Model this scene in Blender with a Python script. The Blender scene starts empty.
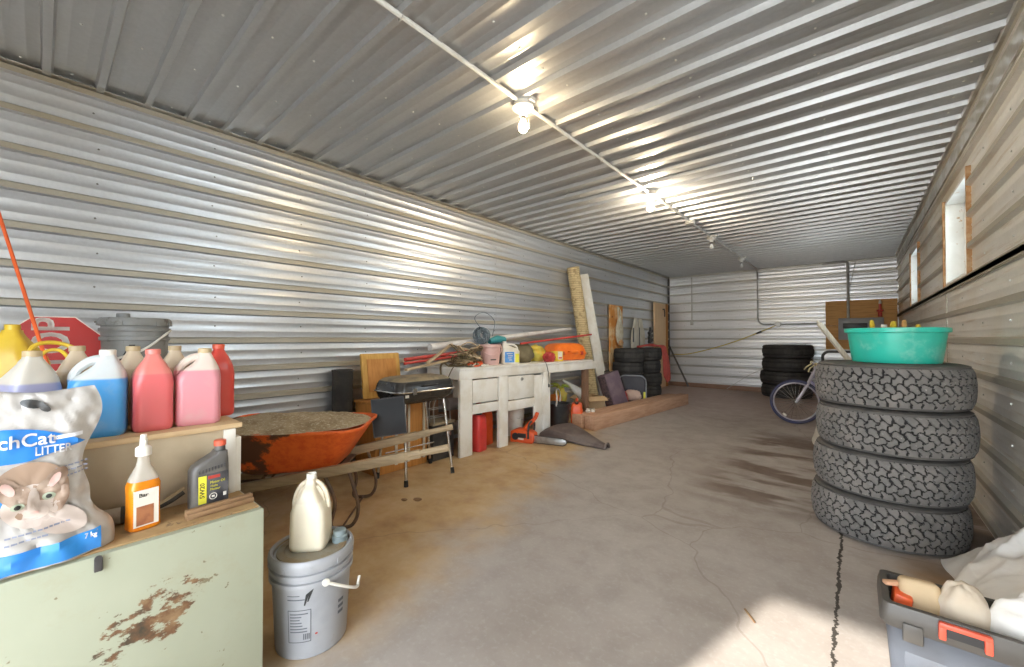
import bpy, bmesh, math, random
import numpy as np
from mathutils import Vector, Matrix, Euler, noise
R = math.radians
rng = random.Random(7)
SC = bpy.context.scene
COL = SC.collection

# ------------------------------------------------------------------ materials
MATS = {}
def nodes(name):
    m = bpy.data.materials.new(name); m.use_nodes = True
    nt = m.node_tree
    b = nt.nodes['Principled BSDF']
    return m, nt, b
def N(nt, t, **kw):
    n = nt.nodes.new(t)
    for k, v in kw.items():
        if k in n.inputs.keys() if isinstance(k, str) else False: n.inputs[k].default_value = v
        else: setattr(n, k, v)
    return n
def noise_n(nt, vec, scale, detail=4, rough=.55, dist=0):
    n = nt.nodes.new('ShaderNodeTexNoise')
    n.inputs['Scale'].default_value = scale; n.inputs['Detail'].default_value = detail
    n.inputs['Roughness'].default_value = rough; n.inputs['Distortion'].default_value = dist
    nt.links.new(vec, n.inputs['Vector']); return n.outputs['Fac']
def ramp(nt, fac, stops):
    r = nt.nodes.new('ShaderNodeValToRGB'); e = r.color_ramp.elements
    e[0].position, e[0].color = stops[0][0], (*stops[0][1], 1)
    e[1].position, e[1].color = stops[-1][0], (*stops[-1][1], 1)
    for p, c in stops[1:-1]:
        x = e.new(p); x.color = (*c, 1)
    nt.links.new(fac, r.inputs['Fac']); return r.outputs['Color']
def mixc(nt, fac, a, b):
    m = nt.nodes.new('ShaderNodeMix'); m.data_type = 'RGBA'
    for s, v in ((m.inputs[0], fac), (m.inputs[6], a), (m.inputs[7], b)):
        if hasattr(v, 'is_output'): nt.links.new(v, s)
        elif isinstance(v, (int, float)): s.default_value = v
        else: s.default_value = (*v, 1)
    return m.outputs[2]
def math_n(nt, op, a, b=None, c=None, clamp=False):
    m = nt.nodes.new('ShaderNodeMath'); m.operation = op; m.use_clamp = clamp
    for i, v in enumerate((a, b, c)):
        if v is None: continue
        if hasattr(v, 'is_output'): nt.links.new(v, m.inputs[i])
        else: m.inputs[i].default_value = v
    return m.outputs[0]
def maprange(nt, v, a, b, c=0., d=1.):
    m = nt.nodes.new('ShaderNodeMapRange'); m.interpolation_type = 'SMOOTHSTEP'
    nt.links.new(v, m.inputs[0])
    for i, x in enumerate((a, b, c, d)): m.inputs[i+1].default_value = x
    return m.outputs[0]
def coords(nt, kind='Object', stretch=(1, 1, 1)):
    tc = nt.nodes.new('ShaderNodeTexCoord')
    mp = nt.nodes.new('ShaderNodeMapping'); mp.inputs['Scale'].default_value = stretch
    nt.links.new(tc.outputs[kind], mp.inputs['Vector']); return mp.outputs['Vector']
def bump(nt, b, h, strength, dist=.01):
    n = nt.nodes.new('ShaderNodeBump'); n.inputs['Strength'].default_value = strength; n.inputs['Distance'].default_value = dist
    nt.links.new(h, n.inputs['Height']); nt.links.new(n.outputs['Normal'], b.inputs['Normal'])
def mat(name, c1, c2=None, scale=6, rough=.55, metal=0, lo=.4, hi=.65, stretch=(1, 1, 1), bmp=0, bscale=40, spec=.5, c3=None, scale3=25, lo3=.58, hi3=.7):
    """plain surface: base colour, a second tone in noise patches, an optional third in specks"""
    m, nt, b = nodes(name)
    b.inputs['Roughness'].default_value = rough; b.inputs['Metallic'].default_value = metal
    b.inputs['Specular IOR Level'].default_value = spec
    v = coords(nt, 'Object', stretch)
    if c2 is None: c2 = tuple(x*.86 for x in c1)
    col = mixc(nt, maprange(nt, noise_n(nt, v, scale), lo, hi), c1, c2)
    if c3: col = mixc(nt, maprange(nt, noise_n(nt, v, scale3, 6, .65), lo3, hi3), col, c3)
    nt.links.new(col, b.inputs['Base Color'])
    if bmp: bump(nt, b, noise_n(nt, v, bscale, 4), bmp)
    MATS[name] = m; return m
def wood(name, c1, c2, axis=1, scale=5, rough=.65, bmp=.15):
    s = [14, 14, 14]; s[axis] = 1.0
    return mat(name, c1, c2, scale=scale, rough=rough, stretch=tuple(s), lo=.35, hi=.7, bmp=bmp, bscale=10)

def metal_sheet(name, axis, tint=(.62, .64, .66), dust=(.50, .43, .32), dust_amt=.35, rough=.30, sheet=.9, rust=0., metallic=.6, bmp=.07, con=1.):
    """galvanised ribbed sheet: streaks along the sheet, spangle, tone steps from sheet to sheet, dusty smears"""
    m, nt, b = nodes(name)
    s = [9, 9, 9]; s[axis] = .35
    v = coords(nt, 'Object', tuple(s)); vo = coords(nt, 'Object')
    streak = noise_n(nt, v, 2.2, 5, .6)
    blotch = noise_n(nt, vo, .9, 3, .5)
    spangle = noise_n(nt, vo, 45, 2, .5)
    c = ramp(nt, streak, [(.2, tuple(x*(1-.12*con) for x in tint)), (.5, tint), (.8, tuple(min(1, x*(1+.07*con)) for x in tint))])
    c = mixc(nt, math_n(nt, 'MULTIPLY', maprange(nt, spangle, .4, .6), .10), c, tuple(x*.6 for x in tint))
    c = mixc(nt, math_n(nt, 'MULTIPLY', maprange(nt, blotch, .45, .7), dust_amt), c, dust)
    if rust:
        c = mixc(nt, math_n(nt, 'MULTIPLY', maprange(nt, noise_n(nt, v, 3.1, 6, .65), .55, .72), rust), c, (.42, .27, .13))
    nt.links.new(c, b.inputs['Base Color'])
    b.inputs['Metallic'].default_value = metallic
    nt.links.new(maprange(nt, streak, .3, .7, rough-.04*con, rough+.06*con), b.inputs['Roughness'])
    bump(nt, b, noise_n(nt, coords(nt, 'Object', tuple(3 if i != axis else .8 for i in range(3))), 2.0, 3), bmp, .03)
    MATS[name] = m; return m

metal_sheet('sheet_left', 1, tint=(.57, .59, .62), dust_amt=.2, rough=.34, metallic=.7, bmp=.025)
metal_sheet('sheet_right', 1, tint=(.80, .78, .73), dust=(.56, .44, .27), dust_amt=.6, rust=.5, rough=.36, metallic=.4)
metal_sheet('sheet_back', 0, tint=(.82, .83, .84), dust_amt=.12, rough=.36)
metal_sheet('sheet_ceiling', 0, tint=(.50, .51, .52), dust_amt=.04, rough=.36, metallic=.62, bmp=0, con=.35)
metal_sheet('rib_dusty', 1, tint=(.43, .40, .33), dust=(.34, .28, .18), dust_amt=.6, rough=.45, metallic=.4)
metal_sheet('rib_back', 0, tint=(.50, .49, .46), dust_amt=.4, rough=.4)
mat('screw', (.16, .15, .14), rough=.5, metal=.5)
mat('screw_pale', (.75, .74, .70), rough=.4, metal=.6)
mat('trim_metal', (.62, .62, .60), (.45, .42, .36), rough=.35, metal=.7)
mat('white_paint', (.78, .76, .71), (.70, .66, .58), rough=.5, c3=(.45, .32, .2), scale3=18, lo3=.66, hi3=.74)
mat('window_paint', (.82, .83, .80), (.74, .74, .70), rough=.5, c3=(.50, .33, .18), scale3=22, lo3=.62, hi3=.7)
mat('rusty_edge', (.42, .22, .09), (.55, .36, .2), rough=.8, scale=20)
mat('dark_steel', (.06, .06, .065), (.10, .09, .08), rough=.45, metal=.6)
mat('black_plastic', (.022, .022, .024), (.04, .038, .036), rough=.42)
mat('black_matte', (.028, .026, .024), (.06, .052, .044), rough=.75)
mat('grey_conduit', (.50, .50, .48), (.40, .39, .36), rough=.4, metal=.6)
mat('pale_conduit', (.72, .71, .67), (.62, .6, .54), rough=.45)
mat('porcelain', (.80, .79, .74), rough=.3)
mat('socket', (.10, .09, .08), rough=.5)
mat('chrome', (.75, .75, .74), (.55, .53, .5), rough=.22, metal=1)
mat('rubber_tip', (.02, .02, .02), rough=.7)
mat('red_rubber', (.50, .055, .05), (.35, .03, .03), rough=.5)
mat('brown_baseboard', (.33, .19, .13), (.25, .15, .1), rough=.75, stretch=(1, 8, 8))

# concrete floor: grey slab, tan dirt left of the daylight edge, stains, joint and cracks
def floor_mat():
    m, nt, b = nodes('concrete')
    vo = coords(nt)
    sx = nt.nodes.new('ShaderNodeSeparateXYZ'); nt.links.new(vo, sx.inputs[0])
    X, Y = sx.outputs[0], sx.outputs[1]
    n1 = noise_n(nt, vo, 1.1, 6, .6); n2 = noise_n(nt, vo, 6, 6, .65); n3 = noise_n(nt, vo, 45, 3, .6)
    c = ramp(nt, n1, [(.25, (.30, .255, .225)), (.5, (.385, .345, .315)), (.75, (.45, .415, .385))])
    c = mixc(nt, math_n(nt, 'MULTIPLY', maprange(nt, n2, .42, .7), .35), c, (.28, .24, .21))
    c = mixc(nt, math_n(nt, 'MULTIPLY', maprange(nt, n3, .5, .7), .18), c, (.55, .52, .50))
    # dirt: left of a wandering line that paints in the daylight's edge
    w = math_n(nt, 'MULTIPLY_ADD', noise_n(nt, vo, 2.2, 4), .9, -.45)
    e = math_n(nt, 'ADD', math_n(nt, 'ADD', X, math_n(nt, 'MULTIPLY', Y, .245)), w)
    dirt = maprange(nt, e, -1.08, -1.6)
    dirtc = ramp(nt, noise_n(nt, vo, 3.4, 6, .65), [(.3, (.36, .205, .08)), (.5, (.51, .335, .15)), (.72, (.60, .44, .25))])
    c = mixc(nt, math_n(nt, 'MULTIPLY', dirt, .88), c, dirtc)
    # reddish tint towards the far end, lightened in place of missing light
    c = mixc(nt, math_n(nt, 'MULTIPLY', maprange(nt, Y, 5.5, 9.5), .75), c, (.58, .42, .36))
    # wet-looking stains across the middle
    vs = coords(nt, 'Object', (.7, 2.4, 1))
    st = maprange(nt, noise_n(nt, vs, 1.6, 4, .55), .43, .56)
    box = math_n(nt, 'MULTIPLY', maprange(nt, X, -1.15, -.75), math_n(nt, 'MULTIPLY', maprange(nt, Y, 3.0, 3.6), maprange(nt, Y, 6.2, 5.5)))
    c = mixc(nt, math_n(nt, 'MULTIPLY', math_n(nt, 'MULTIPLY', st, box), .85), c, (.13, .085, .06))
    # brown dirt swept into the corner by the right wall
    cor = math_n(nt, 'MULTIPLY', maprange(nt, math_n(nt, 'ADD', X, math_n(nt, 'MULTIPLY', w, .5)), .12, .3), math_n(nt, 'MULTIPLY', maprange(nt, Y, 2.0, 2.3), maprange(nt, Y, 3.3, 2.8)))
    c = mixc(nt, math_n(nt, 'MULTIPLY', cor, .85), c, (.27, .15, .06))
    # saw joint, chipped
    jn = math_n(nt, 'MULTIPLY_ADD', noise_n(nt, vo, 22, 4, .7), .05, -.025)
    jd = math_n(nt, 'ABSOLUTE', math_n(nt, 'ADD', math_n(nt, 'ADD', X, .07), jn))
    jw = math_n(nt, 'MULTIPLY_ADD', noise_n(nt, vo, 9, 3, .7), .016, -.001)
    j = math_n(nt, 'LESS_THAN', jd, jw)
    j = math_n(nt, 'MULTIPLY', j, math_n(nt, 'LESS_THAN', Y, 4.2))
    # hairline cracks
    vc = coords(nt, 'Object', (1, 1, 0))
    vor = nt.nodes.new('ShaderNodeTexVoronoi'); vor.feature = 'DISTANCE_TO_EDGE'; vor.inputs['Scale'].default_value = .55
    dis = nt.nodes.new('ShaderNodeVectorMath'); dis.operation = 'MULTIPLY_ADD'
    nz = nt.nodes.new('ShaderNodeTexNoise'); nz.inputs['Scale'].default_value = 3; nt.links.new(vo, nz.inputs['Vector'])
    nt.links.new(nz.outputs['Color'], dis.inputs[0]); dis.inputs[1].default_value = (.25, .25, 0); nt.links.new(vc, dis.inputs[2])
    nt.links.new(dis.outputs[0], vor.inputs['Vector'])
    ck = math_n(nt, 'LESS_THAN', vor.outputs['Distance'], .0022)
    c = mixc(nt, math_n(nt, 'MULTIPLY', ck, .3), c, (.16, .12, .09))
    c = mixc(nt, j, c, (.05, .042, .035))
    nt.links.new(c, b.inputs['Base Color'])
    b.inputs['Roughness'].default_value = .62
    nt.links.new(maprange(nt, n2, .3, .7, .48, .75), b.inputs['Roughness'])
    h = math_n(nt, 'SUBTRACT', math_n(nt, 'MULTIPLY', n3, .3), math_n(nt, 'MULTIPLY', j, 1.5))
    bump(nt, b, h, .35, .006)
    MATS['concrete'] = m
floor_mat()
mat('driveway', (.42, .40, .37), (.36, .33, .29), scale=2, rough=.85)

# ------------------------------------------------------------------ mesh builder
class MB:
    def __init__(self, *mats):
        self.v = []; self.f = []; self.m = []; self.mats = list(mats); self.mi = 0; self.M = Matrix.Identity(4)
    def mat(self, i): self.mi = i; return self
    def add(self, vs, fs, mi=None):
        o = len(self.v)
        self.v += [self.M @ Vector(p) for p in vs]
        self.f += [tuple(o+i for i in f) for f in fs]
        self.m += [self.mi if mi is None else mi]*len(fs)
        return self
    def from_bm(self, bm):
        bm.verts.index_update()
        self.add([v.co.copy() for v in bm.verts], [[v.index for v in f.verts] for f in bm.faces]); bm.free(); return self
    def box(self, c, s, rot=None, bev=0, seg=2, taper=None):
        bm = bmesh.new(); bmesh.ops.create_cube(bm, size=1)
        for v in bm.verts:
            k = 1 if taper is None or v.co.z < 0 else taper
            v.co = Vector((v.co.x*s[0]*k, v.co.y*s[1]*k, v.co.z*s[2]))
        if bev: bmesh.ops.bevel(bm, geom=list(bm.edges), offset=bev, segments=seg, profile=.5, affect='EDGES')
        M = Matrix.Translation(c) @ (Euler(rot).to_matrix().to_4x4() if rot is not None and not isinstance(rot, Matrix) else (rot.to_4x4() if rot is not None else Matrix.Identity(4)))
        bm.transform(M); return self.from_bm(bm)
    def bar(self, p0, p1, w, h, up=(0, 0, 1), bev=.002):
        """rectangular bar from p0 to p1: w across, h along up"""
        p0, p1 = Vector(p0), Vector(p1); y = (p1-p0); L = y.length; y.normalize()
        x = y.cross(Vector(up)).normalized(); z = x.cross(y)
        M = Matrix((x, y, z)).transposed()
        return self.box((p0+p1)/2, (w, L, h), M, bev)
    def loft(self, secs, cap=True, closed=True):
        n = len(secs[0]); vs = [p for s in secs for p in s]; fs = []
        for i in range(len(secs)-1):
            for j in range(n if closed else n-1):
                k = (j+1) % n
                fs.append((i*n+j, i*n+k, (i+1)*n+k, (i+1)*n+j))
        if cap and closed:
            fs.append(tuple(range(n))[::-1]); fs.append(tuple((len(secs)-1)*n+j for j in range(n)))
        return self.add(vs, fs)
    def lathe(self, prof, c=(0, 0, 0), n=32, cap=True):
        secs = [[(c[0]+r*math.cos(2*math.pi*j/n), c[1]+r*math.sin(2*math.pi*j/n), c[2]+z) for j in range(n)] for r, z in prof]
        return self.loft(secs, cap)
    def cyl(self, p0, p1, r0, r1=None, n=16, cap=True):
        return self.tube([p0, p1], r0, n, rs=[r0, r0 if r1 is None else r1], cap=cap)
    def tube(self, pts, r, n=8, rs=None, cap=True, closed=False):
        pts = [Vector(p) for p in pts]; L = len(pts)
        t0 = (pts[1]-pts[0]).normalized()
        up = Vector((0, 0, 1)) if abs(t0.z) < .9 else Vector((1, 0, 0))
        x = t0.cross(up).normalized(); secs = []
        for i, p in enumerate(pts):
            if closed: t = (pts[(i+1) % L]-pts[i-1])
            else: t = pts[min(i+1, L-1)]-pts[max(i-1, 0)]
            if t.length < 1e-9: t = t0
            t.normalize(); x = (x - t*x.dot(t))
            if x.length < 1e-6: x = t.orthogonal()
            x.normalize(); y = t.cross(x); rr = rs[i] if rs else r
            secs.append([p+(x*math.cos(2*math.pi*j/n)+y*math.sin(2*math.pi*j/n))*rr for j in range(n)])
        if closed: secs.append(secs[0])
        return self.loft(secs, cap and not closed)
    def prism(self, poly, d0, d1, plane='xz', bev=0):
        """2-D polygon extruded from d0 to d1 along the third axis"""
        def P(a, b, d): return {'xz': (a, d, b), 'yz': (d, a, b), 'xy': (a, b, d)}[plane]
        bm = bmesh.new()
        lo = [bm.verts.new(P(a, b, d0)) for a, b in poly]; hi = [bm.verts.new(P(a, b, d1)) for a, b in poly]
        n = len(poly); bm.faces.new(lo[::-1]); bm.faces.new(hi)
        for i in range(n): bm.faces.new((lo[i], lo[(i+1) % n], hi[(i+1) % n], hi[i]))
        bmesh.ops.recalc_face_normals(bm, faces=bm.faces)
        if bev: bmesh.ops.bevel(bm, geom=list(bm.edges), offset=bev, segments=2, profile=.5, affect='EDGES')
        return self.from_bm(bm)
    def ball(self, c, r, n=16, m=10, fn=None):
        r = (r, r, r) if isinstance(r, (int, float)) else r; secs = []
        for i in range(m+1):
            a = math.pi*i/m - math.pi/2
            ring = []
            for j in range(n):
                b = 2*math.pi*j/n
                d = Vector((math.cos(a)*math.cos(b), math.cos(a)*math.sin(b), math.sin(a)))
                k = fn(d) if fn else 1
                ring.append((c[0]+d.x*r[0]*k, c[1]+d.y*r[1]*k, c[2]+d.z*r[2]*k))
            secs.append(ring)
        return self.loft(secs, False)
    def build(self, name, parent=None, origin=None, smooth=38):
        me = bpy.data.meshes.new(name)
        o0 = Vector(origin) if origin is not None else Vector((0, 0, 0))
        me.from_pydata([p-o0 for p in self.v], [], self.f)
        for mm in self.mats: me.materials.append(MATS[mm])
        me.polygons.foreach_set('material_index', self.m)
        bm = bmesh.new(); bm.from_mesh(me)
        bmesh.ops.remove_doubles(bm, verts=bm.verts, dist=1e-6)
        bmesh.ops.recalc_face_normals(bm, faces=bm.faces); bm.to_mesh(me); bm.free()
        if smooth:
            me.polygons.foreach_set('use_smooth', [True]*len(me.polygons))
            me.set_sharp_from_angle(angle=R(smooth))
        me.update()
        o = bpy.data.objects.new(name, me); COL.objects.link(o)
        if parent is not None: o.parent = parent
        elif origin is not None: o.location = origin
        return o

def rrect(hx, hy, r, z, c=(0, 0), n=5, sup=None):
    """rounded rectangle ring"""
    out = []
    r = min(r, hx*.999, hy*.999)
    for qx, qy, a0 in ((1, 1, 0), (-1, 1, 90), (-1, -1, 180), (1, -1, 270)):
        for k in range(n+1):
            a = R(a0+90*k/n)
            out.append((c[0]+qx*(hx-r)+r*math.cos(a), c[1]+qy*(hy-r)+r*math.sin(a), z))
    return out
def arc(c, r, a0, a1, n, plane='xz'):
    out = []
    for i in range(n+1):
        a = R(a0+(a1-a0)*i/n); u, v = r*math.cos(a), r*math.sin(a)
        out.append({'xz': (c[0]+u, c[1], c[2]+v), 'yz': (c[0], c[1]+u, c[2]+v), 'xy': (c[0]+u, c[1]+v, c[2])}[plane])
    return out
def bez(p, n=12):
    """smooth path through points (Catmull-Rom)"""
    p = [Vector(q) for q in p]; P = [p[0]*2-p[1]]+p+[p[-1]*2-p[-2]]; out = []
    for i in range(1, len(P)-2):
        for k in range(n):
            t = k/n; a, b, c, d = P[i-1], P[i], P[i+1], P[i+2]
            out.append(.5*((2*b)+(c-a)*t+(2*a-5*b+4*c-d)*t*t+(3*b-a-3*c+d)*t**3))
    out.append(p[-1]); return out

def tag(o, label, cat, group=None, kind=None):
    o['label'] = label; o['category'] = cat
    if group: o['group'] = group
    if kind: o['kind'] = kind
    return o
def thing(name, label, cat, loc, rz=0, group=None):
    o = bpy.data.objects.new(name, None); COL.objects.link(o)
    o.location = loc; o.rotation_euler = (0, 0, rz); o.empty_display_size = .1
    return tag(o, label, cat, group)
def struct(o): o['kind'] = 'structure'; return o
def part(mb, name, root, world=True, label=None, smooth=38):
    """part of a thing; world=True: built in world coordinates, the root being unrotated"""
    o = mb.build(name, root, root.location if world else None, smooth)
    if label: o['label'] = label
    return o
def sub(mb, name, parent, root, world=True, label=None, smooth=38):
    o = mb.build(name, parent, root.location if world else None, smooth)
    if label: o['label'] = label
    return o
def solo(mb, name, label, cat, origin, group=None, smooth=38):
    o = mb.build(name, None, origin, smooth); return tag(o, label, cat, group)
def dup(root, loc, rot=None, label=None, group=None, scale=None):
    r = root.copy(); COL.objects.link(r); r.location = loc
    if rot is not None: r.rotation_euler = rot if not isinstance(rot, (int, float)) else (0, 0, rot)
    if scale is not None: r.scale = scale
    if label: r['label'] = label
    if group: r['group'] = group
    for ch in list(root.children):
        c = ch.copy(); COL.objects.link(c); c.parent = r
        for g in list(ch.children):
            d = g.copy(); COL.objects.link(d); d.parent = c
    return r
def text_mesh(s, size, align='CENTER', ext=0.0, spacing=1.0):
    """lettering as (verts, faces) in the xy plane"""
    cu = bpy.data.curves.new('lettering', 'FONT'); cu.body = s; cu.size = size; cu.align_x = align; cu.align_y = 'CENTER'
    cu.extrude = ext; cu.space_character = spacing; cu.resolution_u = 3
    o = bpy.data.objects.new('lettering', cu); COL.objects.link(o)
    dg = bpy.context.evaluated_depsgraph_get()
    me = bpy.data.meshes.new_from_object(o.evaluated_get(dg))
    vs = [tuple(v.co) for v in me.vertices]; fs = [tuple(p.vertices) for p in me.polygons]
    bpy.data.objects.remove(o); bpy.data.curves.remove(cu); bpy.data.meshes.remove(me)
    return vs, fs
def add_text(mb, s, size, fn, align='CENTER', bold=0):
    vs, fs = text_mesh(s, size, align)
    mb.add([fn(x, y) for x, y, z in vs], fs)
    if bold:
        for dx, dy in ((bold, 0), (0, bold), (bold, bold)):
            mb.add([fn(x+dx, y+dy) for x, y, z in vs], fs)
def patch(mb, fn, x0, x1, y0, y1, nx=8, ny=6):
    """rectangular print laid on a surface by fn(x,y)->point"""
    vs = [fn(x0+(x1-x0)*i/nx, y0+(y1-y0)*j/ny) for j in range(ny+1) for i in range(nx+1)]
    fs = [(j*(nx+1)+i, j*(nx+1)+i+1, (j+1)*(nx+1)+i+1, (j+1)*(nx+1)+i) for j in range(ny) for i in range(nx)]
    mb.add(vs, fs)
def disc(mb, fn, cx, cy, rx, ry, n=20, rings=3, rot=0):
    vs = [fn(cx, cy)]; fs = []
    for k in range(1, rings+1):
        for j in range(n):
            a = 2*math.pi*j/n; x, y = rx*k/rings*math.cos(a), ry*k/rings*math.sin(a)
            vs.append(fn(cx+x*math.cos(rot)-y*math.sin(rot), cy+x*math.sin(rot)+y*math.cos(rot)))
    for j in range(n): fs.append((0, 1+j, 1+(j+1) % n))
    for k in range(rings-1):
        for j in range(n):
            a, b2 = 1+k*n+j, 1+k*n+(j+1) % n
            fs.append((a, a+n, b2+n, b2))
    mb.add(vs, fs)

# ------------------------------------------------------------------ room
XL, XR, YF, YB, ZC = -3.6, .617, -1.37, 10.33, 2.743
PITCH = .2185
def profile(a0, a1, first, h=.024, hm=.0025):
    """ribbed sheet profile: (position, depth, on_rib) from a0 to a1, a rib centred at first + k*PITCH"""
    pts = [(a0, 0, 0)]
    k = math.floor((a0-first)/PITCH)
    while True:
        c = first+k*PITCH; k += 1
        if c > a1+PITCH: break
        for d, hh, rib in ((-.026, 0, 0), (-.017, h, 1), (.015, h, 1), (.026, 0, 0), (PITCH*.33-.010, 0, 0), (PITCH*.33-.003, hm, 0), (PITCH*.33+.003, hm, 0), (PITCH*.33+.010, 0, 0),
                           (PITCH*.66-.010, 0, 0), (PITCH*.66-.003, hm, 0), (PITCH*.66+.003, hm, 0), (PITCH*.66+.010, 0, 0)):
            if a0+1e-4 < c+d < a1-1e-4: pts.append((c+d, hh, rib))
    pts.append((a1, 0, 0)); return pts
def ribbed(mb, prof, b0, b1, fn, clip=None):
    """sheet from a profile swept from b0 to b1; fn(a, b, depth)->point"""
    pts = prof
    if clip:
        lo, hi = clip; q = []
        for i in range(len(prof)-1):
            (a, d, r), (a2, d2, r2) = prof[i], prof[i+1]
            if a2 <= lo or a >= hi: continue
            s, e = max(a, lo), min(a2, hi)
            ds = d+(d2-d)*(s-a)/(a2-a); de = d+(d2-d)*(e-a)/(a2-a)
            if not q: q.append((s, ds, r))
            else: q[-1] = (q[-1][0], q[-1][1], r)
            q.append((e, de, r2))
        pts = q
    vs = [fn(a, b, d) for a, d, r in pts for b in (b0, b1)]
    for i in range(len(pts)-1):
        mb.add([vs[2*i], vs[2*i+1], vs[2*i+3], vs[2*i+2]], [(0, 1, 2, 3)], 1 if pts[i][2] else 0)
def screws(mb, prof_first, a0, a1, b_list, fn, mi, r=.006, off=(.5,)):
    k = math.floor((a0-prof_first)/PITCH)
    while prof_first+k*PITCH < a1:
        for o in off:
            a = prof_first+(k+o)*PITCH
            if a0 < a < a1:
                for b in b_list:
                    bb = b+rng.uniform(-.015, .015); aa = a+rng.uniform(-.012, .012)
                    ring = [fn(aa+r*math.cos(t*math.pi/3), bb+r*math.sin(t*math.pi/3), .001) for t in range(6)]
                    top = [fn(aa+r*.7*math.cos(t*math.pi/3), bb+r*.7*math.sin(t*math.pi/3), .006) for t in range(6)]
                    mb.add(ring+top, [(t, (t+1) % 6, 6+(t+1) % 6, 6+t) for t in range(6)]+[(6, 7, 8, 9, 10, 11)], mi)
        k += 1
FIRST_L = 2.474
# left wall
mb = MB('sheet_left', 'rib_dusty', 'screw')
fl = lambda a, b, d: (XL+d, b, a)
prof = profile(0, ZC, FIRST_L)
ribbed(mb, prof, YF, YB, fl)
screws(mb, FIRST_L, 0, ZC, [-1+.61*i for i in range(19)], fl, 2)
mb.mat(0).box((XL-.07, (YF+YB)/2, ZC/2), (.12, YB-YF+.3, ZC+.1))
for yy in (6.98, 8.42, 3.9):     # lapped sheet edges
    mb.box((XL+.002, yy, ZC/2 if yy > 7 else 2.0), (.004, .008, ZC if yy > 7 else 1.4))
struct(mb.build('wall_left', smooth=20))
# right wall with three window openings
WIN = [(1.31, 2.29), (4.17, 5.14), (7.04, 7.96)]; WZ = (1.63, 2.36)
mb = MB('sheet_right', 'rib_dusty', 'screw_pale')
fr = lambda a, b, d: (XR-d, b, a)
ys = [YF]+[y for w in WIN for y in w]+[YB]
for i in range(len(ys)-1):
    if i % 2 == 0:
        ribbed(mb, prof, ys[i], ys[i+1], fr)
        mb.mat(0).box((XR+.08, (ys[i]+ys[i+1])/2, ZC/2), (.14, ys[i+1]-ys[i], ZC+.1))
    else:
        ribbed(mb, prof, ys[i], ys[i+1], fr, (0, WZ[0])); ribbed(mb, prof, ys[i], ys[i+1], fr, (WZ[1], ZC))
        mb.mat(0).box((XR+.08, (ys[i]+ys[i+1])/2, WZ[0]/2-.02), (.14, ys[i+1]-ys[i], WZ[0]))
        mb.box((XR+.08, (ys[i]+ys[i+1])/2, (WZ[1]+ZC)/2+.03), (.14, ys[i+1]-ys[i], ZC-WZ[1]))
screws(mb, FIRST_L, 0, 1.6, [-1+.61*i for i in range(19)], fr, 2, r=.007)
screws(mb, FIRST_L, 1.6, ZC, [.4, 2.6, 3.2, 3.8, 5.5, 6.1, 6.7, 8.4, 9.0, 9.6], fr, 2, r=.007)
mb.mat(1).box((XR-.012, (5.14+YB)/2-2.6+1.3, WZ[0]-.03), (.024, YB-2.6, .05))      # sill flashing running along the wall
mb.box((XR-.004, 5.16, 1.1), (.006, .012, 1.0))
struct(mb.build('wall_right', smooth=20))
# back wall
mb = MB('sheet_back', 'rib_back', 'screw')
fb = lambda a, b, d: (b, YB-d, a)
ribbed(mb, prof, XL, XR, fb)
mb.mat(0).box(((XL+XR)/2, YB+.07, ZC/2), (XR-XL+.3, .12, ZC+.1))
screws(mb, FIRST_L, 0, ZC, [-3.2, -2.6, -2.0, -1.4, -.8, -.2, .4], fb, 2)
struct(mb.build('wall_back', smooth=20))
# front wall: the doorway the daylight comes in by
DX0, DX1, DZ = -1.26, .47, 2.28
mb = MB('sheet_back', 'rib_back')
for x0, x1, z0, z1 in ((XL, DX0, 0, ZC), (DX0, DX1, DZ, ZC), (DX1, XR, 0, ZC)):
    mb.mat(0).box(((x0+x1)/2, YF-.07, (z0+z1)/2), (x1-x0, .14, z1-z0))
struct(mb.build('wall_front'))
mb = MB('white_paint')
for x in (DX0+.02, DX1-.02): mb.box((x, YF-.07, DZ/2), (.04, .18, DZ))
mb.box(((DX0+DX1)/2, YF-.07, DZ-.02), (DX1-DX0, .18, .04))
o = struct(mb.build('door_1'))
# ceiling
mb = MB('sheet_ceiling', 'sheet_ceiling', 'screw_pale')
fc = lambda a, b, d: (b, a, ZC-d)
FIRST_C = .232
profc = profile(YF, YB, FIRST_C, .030, .0015)
ribbed(mb, profc, XL, XR, fc)
screws(mb, FIRST_C, YF, YB, [-3.52, -2.9, -2.3, -1.35, -.75, -.15, .5], fc, 2, r=.007, off=(.5,))
mb.mat(0).box(((XL+XR)/2, (YF+YB)/2, ZC+.06), (XR-XL+.3, YB-YF+.3, .1))
struct(mb.build('ceiling', smooth=20))
# floor
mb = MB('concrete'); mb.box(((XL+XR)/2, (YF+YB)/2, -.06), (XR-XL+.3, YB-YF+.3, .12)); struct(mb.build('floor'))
mb = MB('driveway'); mb.box((-1.5, -10, -.1), (40, 17, .1)); struct(mb.build('ground'))
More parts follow.
